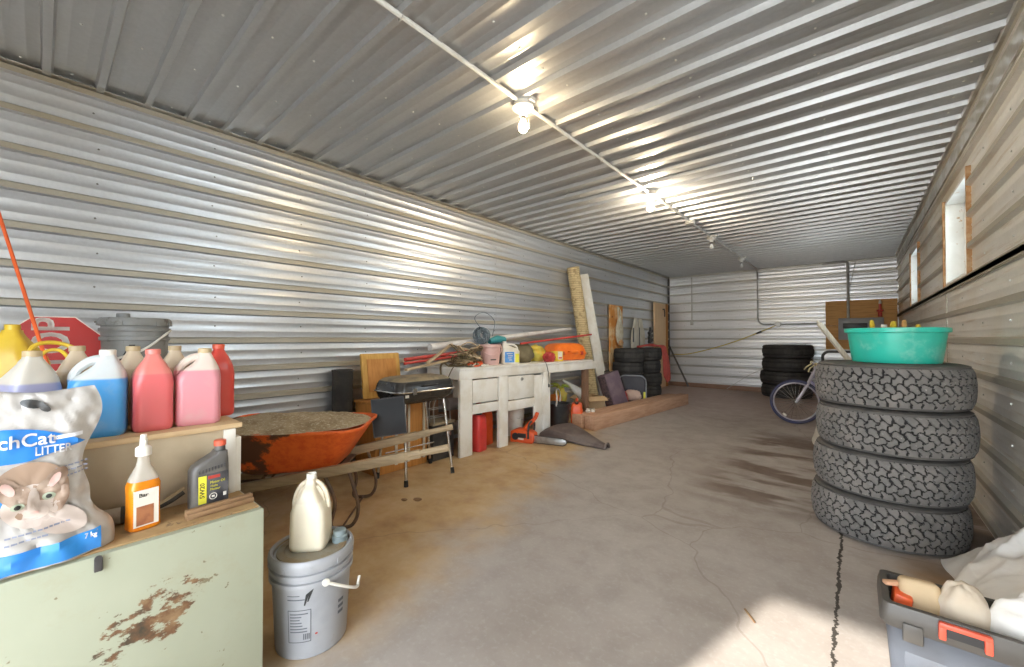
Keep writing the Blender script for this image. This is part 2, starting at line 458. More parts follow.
# trims
mb = MB('trim_metal')
mb.box((XL+.012, (YF+YB)/2, ZC-.055), (.022, YB-YF, .006)); mb.box((XL+.003, (YF+YB)/2, ZC-.03), (.006, YB-YF, .06)); mb.box((XL+.03, (YF+YB)/2, ZC-.026), (.06, YB-YF, .004))
struct(mb.build('trim_1'))
mb = MB('trim_metal'); mb.box((XR-.022, (YF+YB)/2, ZC-.018), (.044, YB-YF, .036), bev=.004); mb.box((XR-.008, (YF+YB)/2, ZC-.1), (.012, YB-YF, .17))
struct(mb.build('trim_2'))
mb = MB('dark_steel'); mb.box((XL+.02, YB-.02, ZC/2), (.04, .04, ZC)); struct(mb.build('trim_3'))
mb = MB('brown_baseboard'); mb.box(((XL+XR)/2, YB-.035, .05), (XR-XL, .045, .10), bev=.004); struct(mb.build('baseboard_back'))

# windows
def glass():
    m = bpy.data.materials.new('window_glass'); m.use_nodes = True; nt = m.node_tree; nt.nodes.clear()
    o = nt.nodes.new('ShaderNodeOutputMaterial'); mx = nt.nodes.new('ShaderNodeMixShader'); t = nt.nodes.new('ShaderNodeBsdfTransparent'); g = nt.nodes.new('ShaderNodeBsdfGlossy')
    t.inputs[0].default_value = (.93, .95, .94, 1); g.inputs['Roughness'].default_value = .08
    fr_ = nt.nodes.new('ShaderNodeFresnel'); fr_.inputs[0].default_value = 1.45
    nt.links.new(fr_.outputs[0], mx.inputs[0]); nt.links.new(t.outputs[0], mx.inputs[1]); nt.links.new(g.outputs[0], mx.inputs[2]); nt.links.new(mx.outputs[0], o.inputs[0])
    MATS['window_glass'] = m
glass()
for i, (y0, y1) in enumerate(WIN):
    z0, z1 = WZ; ym, zm = (y0+y1)/2, (z0+z1)/2
    mb = MB('window_paint', 'rusty_edge')
    for y in (y0+.012, y1-.012): mb.box((XR+.075, y, zm), (.17, .024, z1-z0))
    mb.box((XR+.075, ym, z0+.012), (.17, y1-y0-.05, .024)); mb.box((XR+.075, ym, z1-.012), (.17, y1-y0-.05, .024))
    mb.mat(1).box((XR-.012, y1+.004, zm), (.026, .03, z1-z0+.03)).box((XR-.012, y0-.004, zm), (.026, .02, z1-z0+.03))
    w = struct(mb.build('window_%d' % (i+1)))
    mb = MB('white_paint')
    for y in (y0+.05, y1-.05, ym): mb.box((XR+.115, y, zm), (.03, .045, z1-z0-.05))
    for z in (z0+.045, z1-.045): mb.box((XR+.115, ym, z), (.03, y1-y0-.06, .04))
    mb.build('sash', w)
    mb = MB('window_glass'); mb.box((XR+.115, ym, zm), (.004, y1-y0-.1, z1-z0-.08)); mb.build('glass', w)

# ------------------------------------------------------------------ ceiling conduit and lamps
mb = MB('pale_conduit', 'grey_conduit')
cx = -1.635
pts = [(cx, -1.2, ZC-.033)]+[(cx+.006*math.sin(y*1.7), y, ZC-.033) for y in np.arange(-.8, 10.1, .4)]
pts += arc((cx, 10.19, ZC-.113), .08, 90, 0, 6, 'yz')
mb.tube(pts, .0125, 8)
root = thing('electrical_conduit', 'pale metal conduit running the length of the ceiling and down the ribbed back wall', 'conduit', (cx, 4, ZC-.033))
part(mb, 'ceiling_run', root)
mb = MB('grey_conduit')
px = YB-.045
mb.tube([(cx, 10.27, ZC-.10), (cx, px, 2.4), (cx, px, 1.64)]+arc((cx+.14, px, 1.62), .14, 180, 270, 6)+[(-1.26, px, 1.48), (-.5, px, 1.48)], .014, 8)
part(mb, 'wall_run', root)
mb = MB('grey_conduit'); mb.lathe([(0, -.03), (.055, -.03), (.06, -.02), (.06, .02), (.05, .03), (0, .03)], n=16)
for v in mb.v: v[:] = (v[0]-1.26, px-.02+v[2]*.8, 1.48+v[1])
part(mb, 'junction_box', root)
for y in (1.1, 3.1, 4.9, 6.1, 7.6):
    mb = MB('grey_conduit'); mb.box((cx, y, ZC-.02), (.09, .025, .006)); mb.tube(arc((cx, y, ZC-.034), .017, 180, 360, 6), .004, 5); part(mb, 'strap', root)

def bulb_mat(name, col, e):
    m, nt, b = nodes(name); b.inputs['Base Color'].default_value = (.9, .88, .8, 1); b.inputs['Roughness'].default_value = .2
    b.inputs['Emission Color'].default_value = (*col, 1); b.inputs['Emission Strength'].default_value = e; MATS[name] = m
bulb_mat('lit_bulb', (1, .78, .48), 260); bulb_mat('brighter_bulb', (1, .84, .62), 1150)
mat('unlit_bulb', (.80, .80, .77), rough=.15)
def lamp(y, lit, label, bm_='lit_bulb'):
    t = thing('ceiling_light', label, 'light', (cx, y, ZC-.02), group='bare bulb fixtures along the ceiling conduit')
    mb = MB('pale_conduit'); mb.lathe([(0, .004), (.062, .004), (.062, -.03), (.05, -.036), (0, -.036)], n=20); mb.box((.07, .0, -.012), (.03, .05, .03), bev=.003); part(mb, 'junction_box', t, False)
    mb = MB('porcelain'); mb.lathe([(0, -.036), (.066, -.036), (.068, -.046), (.045, -.060), (.026, -.078), (.022, -.098), (0, -.098)], n=20); part(mb, 'lampholder', t, False)
    mb = MB('socket'); mb.lathe([(0, -.098), (.016, -.098), (.016, -.120), (0, -.120)], n=14); part(mb, 'socket', t, False)
    mb = MB(bm_ if lit else 'unlit_bulb')
    mb.lathe([(.013, -.118), (.014, -.130), (.020, -.142), (.028, -.158), (.030, -.172), (.027, -.186), (.018, -.197), (0, -.202)], n=18); part(mb, 'bulb', t, False, label='glowing bulb' if lit else None)
    mb = MB('grey_conduit'); mb.tube([(.03, .02, -.05), (.032, .022, -.17)], .0012, 5); mb.ball((.032, .022, -.175), .004, 8, 6); part(mb, 'pull_chain', t, False)
    return t
lamp(2.03, True, 'lit bare bulb nearest the front of the ceiling conduit, the larger of the two glowing')
lamp(4.17, True, 'lit bare bulb halfway along the ceiling conduit, the smaller of the two glowing', 'brighter_bulb')
lamp(6.55, False, 'unlit bare bulb just past the round junction box on the ceiling conduit')
lamp(8.65, False, 'unlit bare bulb at the far end of the ceiling conduit close to the back wall')
mb = MB('pale_conduit'); mb.lathe([(0, .02), (.055, .02), (.06, .0), (.06, -.035), (.05, -.045), (0, -.045)], (cx, 5.52, ZC-.022), 18)
solo(mb, 'junction_box', 'round pale junction box without a bulb on the ceiling conduit', 'junction box', (cx, 5.52, ZC-.02))

# ------------------------------------------------------------------ back wall
mb = MB('grey_conduit'); px2 = YB-.04
mb.tube([(-3.02, px2, 2.66), (-3.02, px2, 1.60)], .013, 8); root = thing('conduit_drop', 'short vertical conduit ending in a small box near the left end of the back wall', 'conduit', (-3.02, px2, 1.5))
part(mb, 'pipe', root)
mb = MB('grey_conduit'); mb.box((-3.02, px2, 1.55), (.06, .05, .10), bev=.004); part(mb, 'outlet_box', root)
wood('plywood_orange', (.66, .36, .12), (.52, .26, .08), 0, 4)
mb = MB('plywood_orange', 'rusty_edge'); mb.box((.075, YB-.04, 1.44), (1.05, .03, .96), bev=.003); mb.mat(1).box((.075, YB-.05, 1.43), (1.04, .012, .012))
for x in (-.40, .54):
    for z in (1.0, 1.45, 1.87): mb.mat(1).cyl((x, YB-.057, z), (x, YB-.05, z), .008, n=8)
solo(mb, 'plywood_backboard', 'orange plywood backboard on the back wall behind the grey electrical panel', 'board', (.075, YB-.04, .96))
mat('panel_grey', (.36, .37, .38), (.31, .31, .31), rough=.4)
root = thing('breaker_box', 'grey electrical panel with a dark window mounted on the orange plywood', 'electrical panel', (.08, YB-.1, 1.16))
mb = MB('panel_grey'); mb.box((.08, YB-.1075, 1.36), (.66, .10, .42), bev=.012); part(mb, 'cabinet', root)
mb = MB('panel_grey'); mb.box((.08, YB-.162, 1.36), (.58, .014, .34), bev=.004); part(mb, 'door', root)
mb = MB('black_plastic'); mb.box((.0, YB-.172, 1.42), (.36, .008, .10), bev=.003); part(mb, 'breaker_window', root)
mb = MB('grey_conduit'); mb.tube([(-.10, YB-.085, 1.57), (-.10, YB-.085, 2.62)]+arc((-.17, YB-.085, 2.62), .07, 0, 90, 5)+[(-.5, YB-.085, 2.69)], .022, 8); part(mb, 'feed_conduit', root)
mb = MB('grey_conduit'); mb.tube([(.02, YB-.08, 2.70), (-.03, YB-.08, 2.4), (-.07, YB-.085, 2.2)], .006, 6); part(mb, 'cable', root)
mat('red_paint', (.52, .05, .03), (.38, .04, .03), rough=.4)
root = thing('pipe_valve', 'small red valve with a white tip standing up on the orange plywood', 'valve', (.36, YB-.1, 1.585))
mb = MB('red_paint'); mb.lathe([(0, 0), (.03, 0), (.03, .09), (.05, .10), (.05, .13), (.022, .14), (.02, .24), (0, .24)], (.36, YB-.1, 1.585), 12); part(mb, 'valve_body', root)
mb = MB('white_paint'); mb.lathe([(.018, .24), (.022, .27), (.012, .31), (0, .32)], (.36, YB-.1, 1.585), 12); part(mb, 'tip', root)

mat('yellow_cord', (.62, .50, .10), (.5, .38, .08), rough=.6)
mb = MB('yellow_cord'); mb.tube(bez([(-1.28, YB-.08, 1.46), (-1.5, YB-.07, 1.36), (-2.0, YB-.05, 1.14), (-2.5, YB-.05, .96), (-3.1, YB-.05, .80), (-3.5, YB-.06, .78)], 8), .011, 7)
root = thing('extension_cord', 'yellow cord sagging across the back wall from the round conduit box', 'cord', (-1.28, YB-.08, 1.46)); part(mb, 'cord', root)
mb = MB('black_plastic'); mb.cyl((-1.56, YB-.075, 1.33), (-1.66, YB-.07, 1.285), .022, .016, 10); part(mb, 'plug', root)
mb = MB('dark_steel'); mb.cyl((-3.08, 10.20, .012), (-3.54, 10.20, 1.0), .022, n=8)
solo(mb, 'steel_rod', 'dark rod leaning into the back left corner of the shed', 'rod', (-3.08, 10.20, 0))
mb = MB('grey_conduit'); mb.tube(bez([(-1.5, 10.2, .52), (-1.8, 10.23, .36), (-2.25, 10.25, .02)], 6), .006, 6)
solo(mb, 'bent_wire', 'thin wire running from the floor up behind the back tires', 'wire', (-2.25, 10.25, 0))

# ------------------------------------------------------------------ tires
mat('tire_groove', (.022, .021, .021), (.035, .032, .03), rough=.8)
mat('tire_block', (.150, .142, .134), (.205, .19, .175), scale=7, rough=.72, c3=(.36, .34, .31), scale3=60, lo3=.60, hi3=.75)
mat('tire_side', (.085, .08, .075), (.13, .12, .11), scale=5, rough=.7)
mat('tire_dark', (.028, .026, .025), (.05, .045, .04), scale=5, rough=.65)
def tire_mesh(name, r=.365, w=.255, rim=.205, nt_=620, nw=56, block='tire_block', side='tire_side', seed=3, pattern=True):
    """radial tire lying flat, hub axis along z, base on z=0"""
    tw = w*.84
    # hexagon-ish staggered blocks: cell centres in (s, t), s along the tread
    rows = 5; dt = tw/rows; ncol = int(2*math.pi*r/(dt*1.15)); ds = 2*math.pi*r/ncol
    rs_ = np.random.RandomState(seed)
    cs = []
    for k in range(rows):
        for c in range(-1, ncol+1):
            q = rs_.uniform(-.12, .12, 2) if 0 <= c < ncol else (0, 0)
            cs.append(((c+.5*(k % 2)+q[0])*ds + (.22*ds if k % 3 == 0 else 0), (k+.5)*dt-tw/2+q[1]*dt))
    cs = np.array(cs)
    th = np.arange(nt_)*2*math.pi/nt_; tt = np.linspace(-tw/2, tw/2, nw)
    S, T = np.meshgrid(th*r, tt)
    S2 = S+.16*ds*np.sin(T/dt*math.pi*1.0)+.10*ds*np.sin(T/dt*math.pi*2.1+S/ds*2*math.pi)
    T2 = T+.14*dt*np.sin(S/ds*2*math.pi)
    d = np.hypot((S2[..., None]-cs[:, 0])*.86, T2[..., None]-cs[:, 1]); d.sort(axis=-1)
    edge = d[..., 1]-d[..., 0]
    g = np.clip((edge-.0030)/.0030, 0, 1) if pattern else np.clip((np.abs(np.sin(T/tw*math.pi*4))-.25)/.2, 0, 1)*np.clip((np.abs(np.sin(S/ds*math.pi))-.15)/.2, .25, 1)
    g[0] = g[-1] = 1 if not pattern else g[0]
    crown = .012*(2*tt/tw)**2+.012*np.clip(np.abs(2*tt/tw)-.8, 0, 1)*2
    rad = r-crown[:, None]-(1-g)*.011
    m = MB('tire_groove', block, side)
    vs = [(rad[j, i]*math.cos(th[i]), rad[j, i]*math.sin(th[i]), tt[j]+w/2) for j in range(nw) for i in range(nt_)]
    fs = []; mi = []
    for j in range(nw-1):
        for i in range(nt_):
            k = (i+1) % nt_
            fs.append((j*nt_+i, j*nt_+k, (j+1)*nt_+k, (j+1)*nt_+i))
            mi.append(1 if (g[j, i]+g[j, k]+g[j+1, i]+g[j+1, k])/4 > .55 else 0)
    o0 = len(m.v); m.add(vs, fs); m.m = mi
    prof = [(r-.024, tw/2), (r-.020, tw/2+.010), (r-.030, w/2-.006), (r-.055, w/2+.001), (r-.085, w/2), (r-.088, w/2-.003), (r-.105, w/2-.002), (rim+.02, w/2-.022), (rim, w/2-.034), (rim-.008, w/2-.05), (rim+.01, w/2-.058), (r-.06, w/2-.03), (r-.04, 0)]
    for sgn in (1, -1):
        m.mat(2).lathe([(a, sgn*z) for a, z in prof], (0, 0, w/2), 120, cap=False)
    return m
def tire_thing(m, label, loc, rz, group, scale=(1, 1, 1)):
    o = m.build('tire', None, None, 60); o.location = loc; o.rotation_euler = (0, 0, rz); o.scale = scale
    return tag(o, label, 'tire', group)
near = tire_mesh('t')
G = 'off-road tires stacked by the right wall'
SX, SY = .1415, 3.415
t0 = tire_thing(near, 'off-road tire on the concrete floor, bottom of the big stack by the right wall', (SX-.012, SY, 0), 0, G)
def tcopy(src, label, loc, rot, group, scale=None):
    o = src.copy(); COL.objects.link(o); o.location = loc; o.rotation_euler = rot; o['label'] = label; o['group'] = group
    if scale: o.scale = scale
    return o
for lab, dx, dy, k, rot in (('off-road tire second from the floor in the big stack by the right wall', .0, .006, 1, (.002, .001, 1.1)),
                       ('off-road tire just under the top one in the big stack by the right wall', .018, -.004, 2, (-.001, .002, 2.3)),
                       ('top off-road tire of the big stack, with the turquoise tub standing on it', .012, .004, 3, (.001, .001, 3.6))):
    tcopy(t0, lab, (SX+dx, SY+dy, .2585*k), rot, G)
far = tire_mesh('f', r=.365, w=.25, nt_=160, nw=14, block='tire_dark', side='tire_dark', pattern=False, rim=.2)
G2 = 'tires stacked against the back wall'
o1 = tire_thing(far, 'black tire on the floor, bottom of the stack against the back wall', (-1.07, 9.84, 0), .4, G2, (1.2, 1.2, 1.04))
for k, lab in ((1, 'second tire from the floor in the stack against the back wall'), (2, 'third tire from the floor in the stack against the back wall'), (3, 'top tire of the stack against the back wall')):
    tcopy(o1, lab, (-1.07+(-.02, .015, .02)[k-1], 9.84, .2635*k), (0, 0, k*.7), G2)
G3 = 'tires stacked between the boards on the left wall'
PX, PY, QX, QY = -3.245, 7.17, -3.22, 8.0
for k, lab in enumerate(('tire on the floor hidden mostly by the dark bag, left stack under the vest', 'tire second from the floor behind the dark bag, left stack under the vest', 'tire just above the dark bag, left stack of the pair under the vest', 'brownish top tire of the left stack, under the hanging net')):
    tcopy(o1, lab, (PX+(0, .012, -.012, .018)[k], PY, .248*k), (0, 0, k*.9), G3, (.77, .77, .985))
for k, lab in enumerate(('tire on the floor at the bottom of the stack carrying the red hose', 'tire second from the floor in the stack carrying the red hose', 'tire second from the top in the stack carrying the red hose', 'top tire of the right stack with the red hose draped over it')):
    tcopy(o1, lab, (QX+(0, .012, -.01, .01)[k], QY, .248*k), (0, 0, k*.8), G3, (.76, .76, .985))

# ------------------------------------------------------------------ green tub on the stack
mat('turquoise', (.03, .56, .43), (.05, .50, .38), rough=.35, c3=(.16, .58, .46), scale3=7, lo3=.52, hi3=.66)
TX, TY, TZ = .185, 3.40, 1.0345
root = thing('plastic_tub', 'turquoise round plastic tub on top of the big tire stack', 'tub', (TX, TY, TZ))
mb = MB('turquoise'); mb.lathe([(0, .012), (.185, .012), (.19, .0), (.198, .0), (.203, .01), (.224, .175), (.228, .178), (.229, .2), (.224, .202), (.219, .198), (.196, .02), (0, .02)], (TX, TY, TZ), 64, False); part(mb, 'bowl', root)
mb = MB('turquoise'); mb.lathe([(.226, .178), (.238, .180), (.241, .194), (.238, .206), (.226, .208), (.219, .204), (.219, .198)], (TX, TY, TZ), 64, False); part(mb, 'rim', root)
mat('white_cap', (.72, .70, .64), (.6, .55, .48), rough=.45)
mat('yellow_plastic', (.72, .50, .04), (.62, .40, .03), rough=.4)
def tool_in_tub(nm, label, cat, x, y, z0, dx, dy, L, r, m_):
    mb = MB(m_, 'white_cap'); a = Vector((x, y, z0)); b = a+Vector((dx, dy, L))
    mb.tube([a, a+(b-a)*.8, a+(b-a)*.9, b], r, 8, rs=[r, r, r*1.5, r*1.1]); mb.ball(b, r*1.15, 8, 6)
    mb.mat(1).ball(a+(b-a)*.5, r*1.2, 8, 6)
    return solo(mb, nm, label, cat, (x, y, z0))
GT = 'yellow handled things in the turquoise tub'
tool_in_tub('trowel', 'yellow stick poking up at the left side of the turquoise tub', 'tool', .10, 3.40, TZ+.025, -.02, -.02, .225, .009, 'yellow_plastic')
tool_in_tub('trowel', 'thick yellow handle in the middle of the turquoise tub, beside the white tip', 'tool', .17, 3.42, TZ+.025, .01, -.02, .215, .011, 'yellow_plastic')
tool_in_tub('trowel', 'orange handle poking up right of the middle of the turquoise tub', 'tool', .22, 3.43, TZ+.025, .01, .0, .222, .009, 'plywood_orange')
tool_in_tub('trowel', 'short yellow peg at the right side of the turquoise tub', 'tool', .29, 3.44, TZ+.025, .0, .0, .195, .010, 'yellow_plastic')
mb = MB('white_cap'); mb.lathe([(0, 0), (.03, 0), (.03, .17), (.014, .19), (.014, .207), (0, .207)], (.135, 3.345, TZ+.022), 14)
solo(mb, 'small_bottle', 'white capped bottle inside the turquoise tub', 'bottle', (.135, 3.345, TZ+.022))

# ------------------------------------------------------------------ behind the big stack
mat('sack_cloth', (.46, .42, .36), (.38, .34, .28), rough=.8, bmp=.3, bscale=30)
mb = MB('sack_cloth'); mb.ball((-.13, 4.98, .19), (.20, .17, .20), 24, 16, lambda d: 1+.10*noise.noise(d*2.1+Vector((3, 1, 2)))-.1*max(0, -d.z))
mb.tube([(-.12, 4.98, .36), (-.11, 4.98, .41), (-.10, 4.97, .46)], .05, 10, rs=[.08, .035, .06])
solo(mb, 'sack', 'greyish tied sack on the floor just behind the big tire stack', 'sack', (-.13, 4.98, 0))
root = thing('hand_truck', 'black tubular handle frame standing behind the big tire stack', 'hand truck', (-.05, 5.35, 0))
mb = MB('black_plastic')
mb.tube([(-.26, 5.40, .05), (-.265, 5.40, .95)]+arc((-.205, 5.40, .98), .06, 180, 90, 5)+arc((.07, 5.40, .98), .06, 90, 0, 5)+[(.125, 5.40, .05)], .014, 8)
for z in (.25, .55, .85): mb.tube([(-.26, 5.40, z), (.125, 5.40, z)], .010, 8)
part(mb, 'frame', root)
mb = MB('dark_steel'); mb.box((-.067, 5.28, .012), (.36, .22, .008)); part(mb, 'toe_plate', root)
for x in (-.30, .165):
    mb = MB('black_matte'); mb.lathe([(0, -.02), (.06, -.02), (.10, -.025), (.11, 0), (.10, .025), (.06, .02), (0, .02)], n=20)
    for v in mb.v: v[:] = (x+v[2], 5.46+v[0], .11+v[1])
    part(mb, 'wheel', root)
wood('pale_stick', (.66, .62, .52), (.55, .50, .40), 2, 5)
mb = MB('pale_stick'); mb.bar((-.27, 5.02, 1.325), (.52, 5.62, .03), .03, .04); mb.cyl((-.27, 5.02, 1.325), (-.285, 5.01, 1.35), .016, .010, 8)
solo(mb, 'wooden_pole', 'pale wooden pole leaning behind the turquoise tub', 'pole', (.52, 5.62, 0))

# ------------------------------------------------------------------ bicycle, front wheel showing
mat('bike_purple', (.20, .16, .34), (.28, .25, .38), rough=.35)
mat('bike_silver', (.52, .50, .56), (.42, .40, .46), rough=.3, metal=.5)
mat('bike_tire', (.045, .05, .12), (.06, .06, .10), rough=.6)
mat('grip_cream', (.66, .60, .36), (.5, .44, .26), rough=.6)
bx, by = -.63, 6.78
root = thing('bicycle', 'purple and silver bicycle parked behind the big tire stack', 'bicycle', (bx+.45, by+.1, 0))
BD = Vector((.985, .17, 0)); BN = Vector((-.17, .985, 0)); BO = Vector((bx, by, 0))
def bp(s, z, n=0): return BO+BD*s+BN*n+Vector((0, 0, z))
def wheel(nm, s):
    t = MB('bike_tire'); ring = [bp(s+.285*math.cos(a), .305+.285*math.sin(a)) for a in np.linspace(0, 2*math.pi, 49)[:-1]]
    t.tube(ring, .020, 8, closed=True); w_ = part(t, nm, root)
    t = MB('bike_silver'); t.tube([bp(s+.258*math.cos(a), .305+.258*math.sin(a)) for a in np.linspace(0, 2*math.pi, 49)[:-1]], .011, 6, closed=True); sub(t, 'rim', w_, root)
    t = MB('chrome'); t.cyl(bp(s, .305, -.045), bp(s, .305, .045), .018, n=10); sub(t, 'hub', w_, root)
    t = MB('chrome')
    for k in range(28):
        a = 2*math.pi*k/28; b_ = a+(.5 if k % 2 else -.5)
        t.tube([bp(s+.016*math.cos(b_), .305+.016*math.sin(b_), .025*(1 if k % 4 < 2 else -1)), bp(s+.255*math.cos(a), .305+.255*math.sin(a))], .0022, 4, cap=False)
    sub(t, 'spokes', w_, root)
    t = MB('white_cap'); t.box(bp(s-.13, .12, -.012), (.05, .012, .026), rot=(0, R(40), 0)); sub(t, 'reflector', w_, root)
wheel('front_wheel', 0); wheel('rear_wheel', .93)
mb = MB('bike_purple')
mb.tube([bp(.20, .66), bp(.62, .50)], .019, 8); mb.tube([bp(.16, .60), bp(.50, .27)], .019, 8); mb.tube([bp(.50, .27), bp(.64, .62)], .016, 8)
for n_ in (-.05, .05): mb.tube([bp(.50, .27, n_*.5), bp(.93, .305, n_)], .009, 6); mb.tube([bp(.62, .52, n_*.4), bp(.93, .305, n_)], .008, 6)
part(mb, 'frame', root)
mb = MB('bike_silver'); mb.tube([bp(.205, .72), bp(.145, .57)], .022, 8)
for n_ in (-.055, .055): mb.tube([bp(.145, .57, n_*.5), bp(.135, .56, n_), bp(.07, .42, n_), bp(0, .305, n_)], .013, 7)
part(mb, 'fork', root)
mb = MB('bike_silver'); mb.tube([bp(.205, .72), bp(.225, .80), bp(.20, .84)], .015, 8); mb.tube([bp(.20, .84, -.20), bp(.20, .845, -.06), bp(.2, .845, .06), bp(.20, .84, .20)], .012, 8); hb = part(mb, 'handlebar', root)
for n_ in (-1, 1):
    mb = MB('grip_cream'); mb.cyl(bp(.20, .84, n_*.20), bp(.215, .845, n_*.31), .019, n=10); sub(mb, 'grip', hb, root)
    mb = MB('grip_cream'); mb.tube([bp(.2, .83, n_*.16), bp(.14, .78, n_*.18), bp(.12, .74, n_*.24)], .009, 6); sub(mb, 'brake_lever', hb, root)
mb = MB('black_matte'); mb.prism([(-.13, 0), (-.02, .05), (.10, .075), (.12, .04), (0, -.01)], -.06, .06, 'xz', .012)
mb.v = [bp(.67+v.x, .70+v.z, v.y) for v in mb.v]; part(mb, 'saddle', root)
mb = MB('chrome'); mb.tube([bp(.64, .62), bp(.675, .71)], .012, 8); part(mb, 'seat_post', root)
mb = MB('dark_steel'); mb.cyl(bp(.50, .27, .045), bp(.50, .27, .055), .075, n=20); mb.cyl(bp(.50, .27, -.065), bp(.50, .27, .065), .012, n=8); part(mb, 'chainring', root)
for n_, ex, ez in ((.06, .62, .17), (-.06, .38, .37)):
    mb = MB('dark_steel'); mb.bar(bp(.50, .27, n_), bp(ex, ez, n_), .02, .012, BN); mb.box(bp(ex, ez, n_*1.6), (.08, .09, .02)); part(mb, 'crank', root)

# ------------------------------------------------------------------ foreground left: steel cabinet and what stands on it
def cabinet_mat():
    m, nt, b = nodes('pale_green_steel')
    v = coords(nt); n1 = noise_n(nt, v, 2.2, 4); n2 = noise_n(nt, v, 14, 6, .65)
    c = mixc(nt, maprange(nt, n1, .35, .7), (.36, .38, .285), (.42, .435, .335))
    c = mixc(nt, math_n(nt, 'MULTIPLY', maprange(nt, noise_n(nt, v, 5, 6, .7), .56, .68), .35), c, (.34, .32, .22))
    # rust and scraped paint low on the front
    sx = nt.nodes.new('ShaderNodeSeparateXYZ'); nt.links.new(v, sx.inputs[0])
    gy = math_n(nt, 'MULTIPLY', math_n(nt, 'SUBTRACT', sx.outputs[1], .318), 5.2)
    gz = math_n(nt, 'MULTIPLY', math_n(nt, 'SUBTRACT', math_n(nt, 'ADD', sx.outputs[2], math_n(nt, 'MULTIPLY', gy, -.045)), .385), 6.0)
    dd = math_n(nt, 'SQRT', math_n(nt, 'ADD', math_n(nt, 'MULTIPLY', gy, gy), math_n(nt, 'MULTIPLY', gz, gz)))
    near_ = maprange(nt, dd, 1.0, .1)
    vs = coords(nt, 'Object', (1, 1, 1.9))
    rustf = maprange(nt, math_n(nt, 'ADD', noise_n(nt, vs, 16, 7, .7), math_n(nt, 'MULTIPLY', near_, .27)), .70, .76)
    rustf = math_n(nt, 'MULTIPLY', rustf, maprange(nt, near_, .02, .12))
    rc = ramp(nt, n2, [(.35, (.05, .04, .025)), (.5, (.15, .075, .035)), (.65, (.27, .17, .085))])
    c = mixc(nt, rustf, c, rc)
    sp = math_n(nt, 'MULTIPLY', maprange(nt, noise_n(nt, v, 26, 3), .69, .72), .8)
    c = mixc(nt, sp, c, (.16, .12, .06))
    nt.links.new(c, b.inputs['Base Color']); b.inputs['Roughness'].default_value = .42
    MATS['pale_green_steel'] = m
cabinet_mat()
mat('dusty_top', (.42, .28, .13), (.33, .20, .09), scale=9, rough=.85, c3=(.2, .13, .07), scale3=30)
CX, CY0, CY1, CZ = -1.515, -.62, .495, .61
root = thing('steel_cabinet', 'pale green steel cabinet with rust patches in the near left corner', 'cabinet', (-2.2, -.1, 0))
mb = MB('pale_green_steel'); mb.box(((CX-2.95)/2, (CY0+CY1)/2, CZ/2), (CX+2.95, CY1-CY0, CZ), bev=.006); part(mb, 'body', root)
mb = MB('dusty_top'); mb.box(((CX-2.95)/2-.006, (CY0+CY1)/2, CZ+.003), (CX+2.95-.028, CY1-CY0-.02, .006), bev=.002); part(mb, 'dusty_top', root, label='tan dust coated top')
mb = MB('dark_steel'); mb.box((CX+.004, .105, CZ-.022), (.012, .016, .034), bev=.002); mb.cyl((CX+.006, .105, CZ-.005), (CX+.012, .105, CZ-.005), .008, n=10); part(mb, 'latch', root)
ZT = CZ+.0065

wood('ply', (.62, .45, .26), (.55, .38, .20), 1, 4)
mat('hardboard', (.52, .43, .30), (.46, .37, .25), rough=.6)
root = thing('plywood_box', 'low plywood box on the steel cabinet with coloured jugs standing on it', 'box', (-2.34, -.05, ZT))
BZ = .869
mb = MB('hardboard'); mb.box((-1.752, -.065, (ZT+BZ-.018)/2), (.012, 1.07, BZ-.018-ZT)); part(mb, 'front_panel', root)
mb = MB('ply'); mb.box((-2.34, -.06, BZ-.009), (1.22, 1.10, .018), bev=.002); part(mb, 'top_panel', root)
mb = MB('hardboard'); mb.box((-2.35, .462, (ZT+BZ-.018)/2), (1.18, .014, BZ-.018-ZT)); mb.box((-2.94, -.065, (ZT+BZ-.018)/2), (.014, 1.04, BZ-.018-ZT)); part(mb, 'side_panel', root)
mb = MB('white_paint'); mb.box((-1.738, .452, (ZT+BZ-.018)/2), (.016, .036, BZ-.02-ZT), bev=.002); part(mb, 'batten', root, label='white batten at the corner')
mb = MB('white_paint'); mb.box((-1.758, .480, ZT+.10), (.04, .018, .20), bev=.002); part(mb, 'batten', root, label='short white batten at the corner')

# jugs: a body with a handle hole, filled with coloured liquid
def liquid(name, low, up, lev, band=None):
    m, nt, b = nodes(name); v = coords(nt)
    sx = nt.nodes.new('ShaderNodeSeparateXYZ'); nt.links.new(v, sx.inputs[0])
    f = maprange(nt, sx.outputs[2], lev-.004, lev+.004)
    n = noise_n(nt, v, 14, 4)
    c = mixc(nt, f, low, up)
    c = mixc(nt, math_n(nt, 'MULTIPLY', maprange(nt, n, .5, .75), .25), c, tuple(x*.8 for x in up))
    nt.links.new(c, b.inputs['Base Color']); b.inputs['Roughness'].default_value = .32
    b.inputs['Subsurface Weight'].default_value = .25; b.inputs['Subsurface Radius'].default_value = (.02, .015, .012); b.inputs['Subsurface Scale'].default_value = .6
    MATS[name] = m
liquid('jug_blue', (.07, .33, .68), (.60, .62, .62), .182)
liquid('jug_pink', (.70, .145, .15), (.74, .22, .19), .19)
liquid('jug_rose', (.66, .27, .31), (.66, .56, .49), .195)
liquid('jug_violet', (.36, .36, .54), (.60, .56, .49), .178)
liquid('jug_amber', (.52, .40, .27), (.62, .50, .36), .2)
liquid('jug_red', (.62, .07, .05), (.66, .10, .06), .3)
liquid('jug_milk', (.74, .68, .54), (.68, .60, .47), .185)
mat('cap_white', (.74, .71, .64), (.62, .56, .46), rough=.4)
mat('cap_red', (.62, .10, .05), rough=.4)
mat('cap_tan', (.50, .38, .22), (.4, .3, .18), rough=.5)
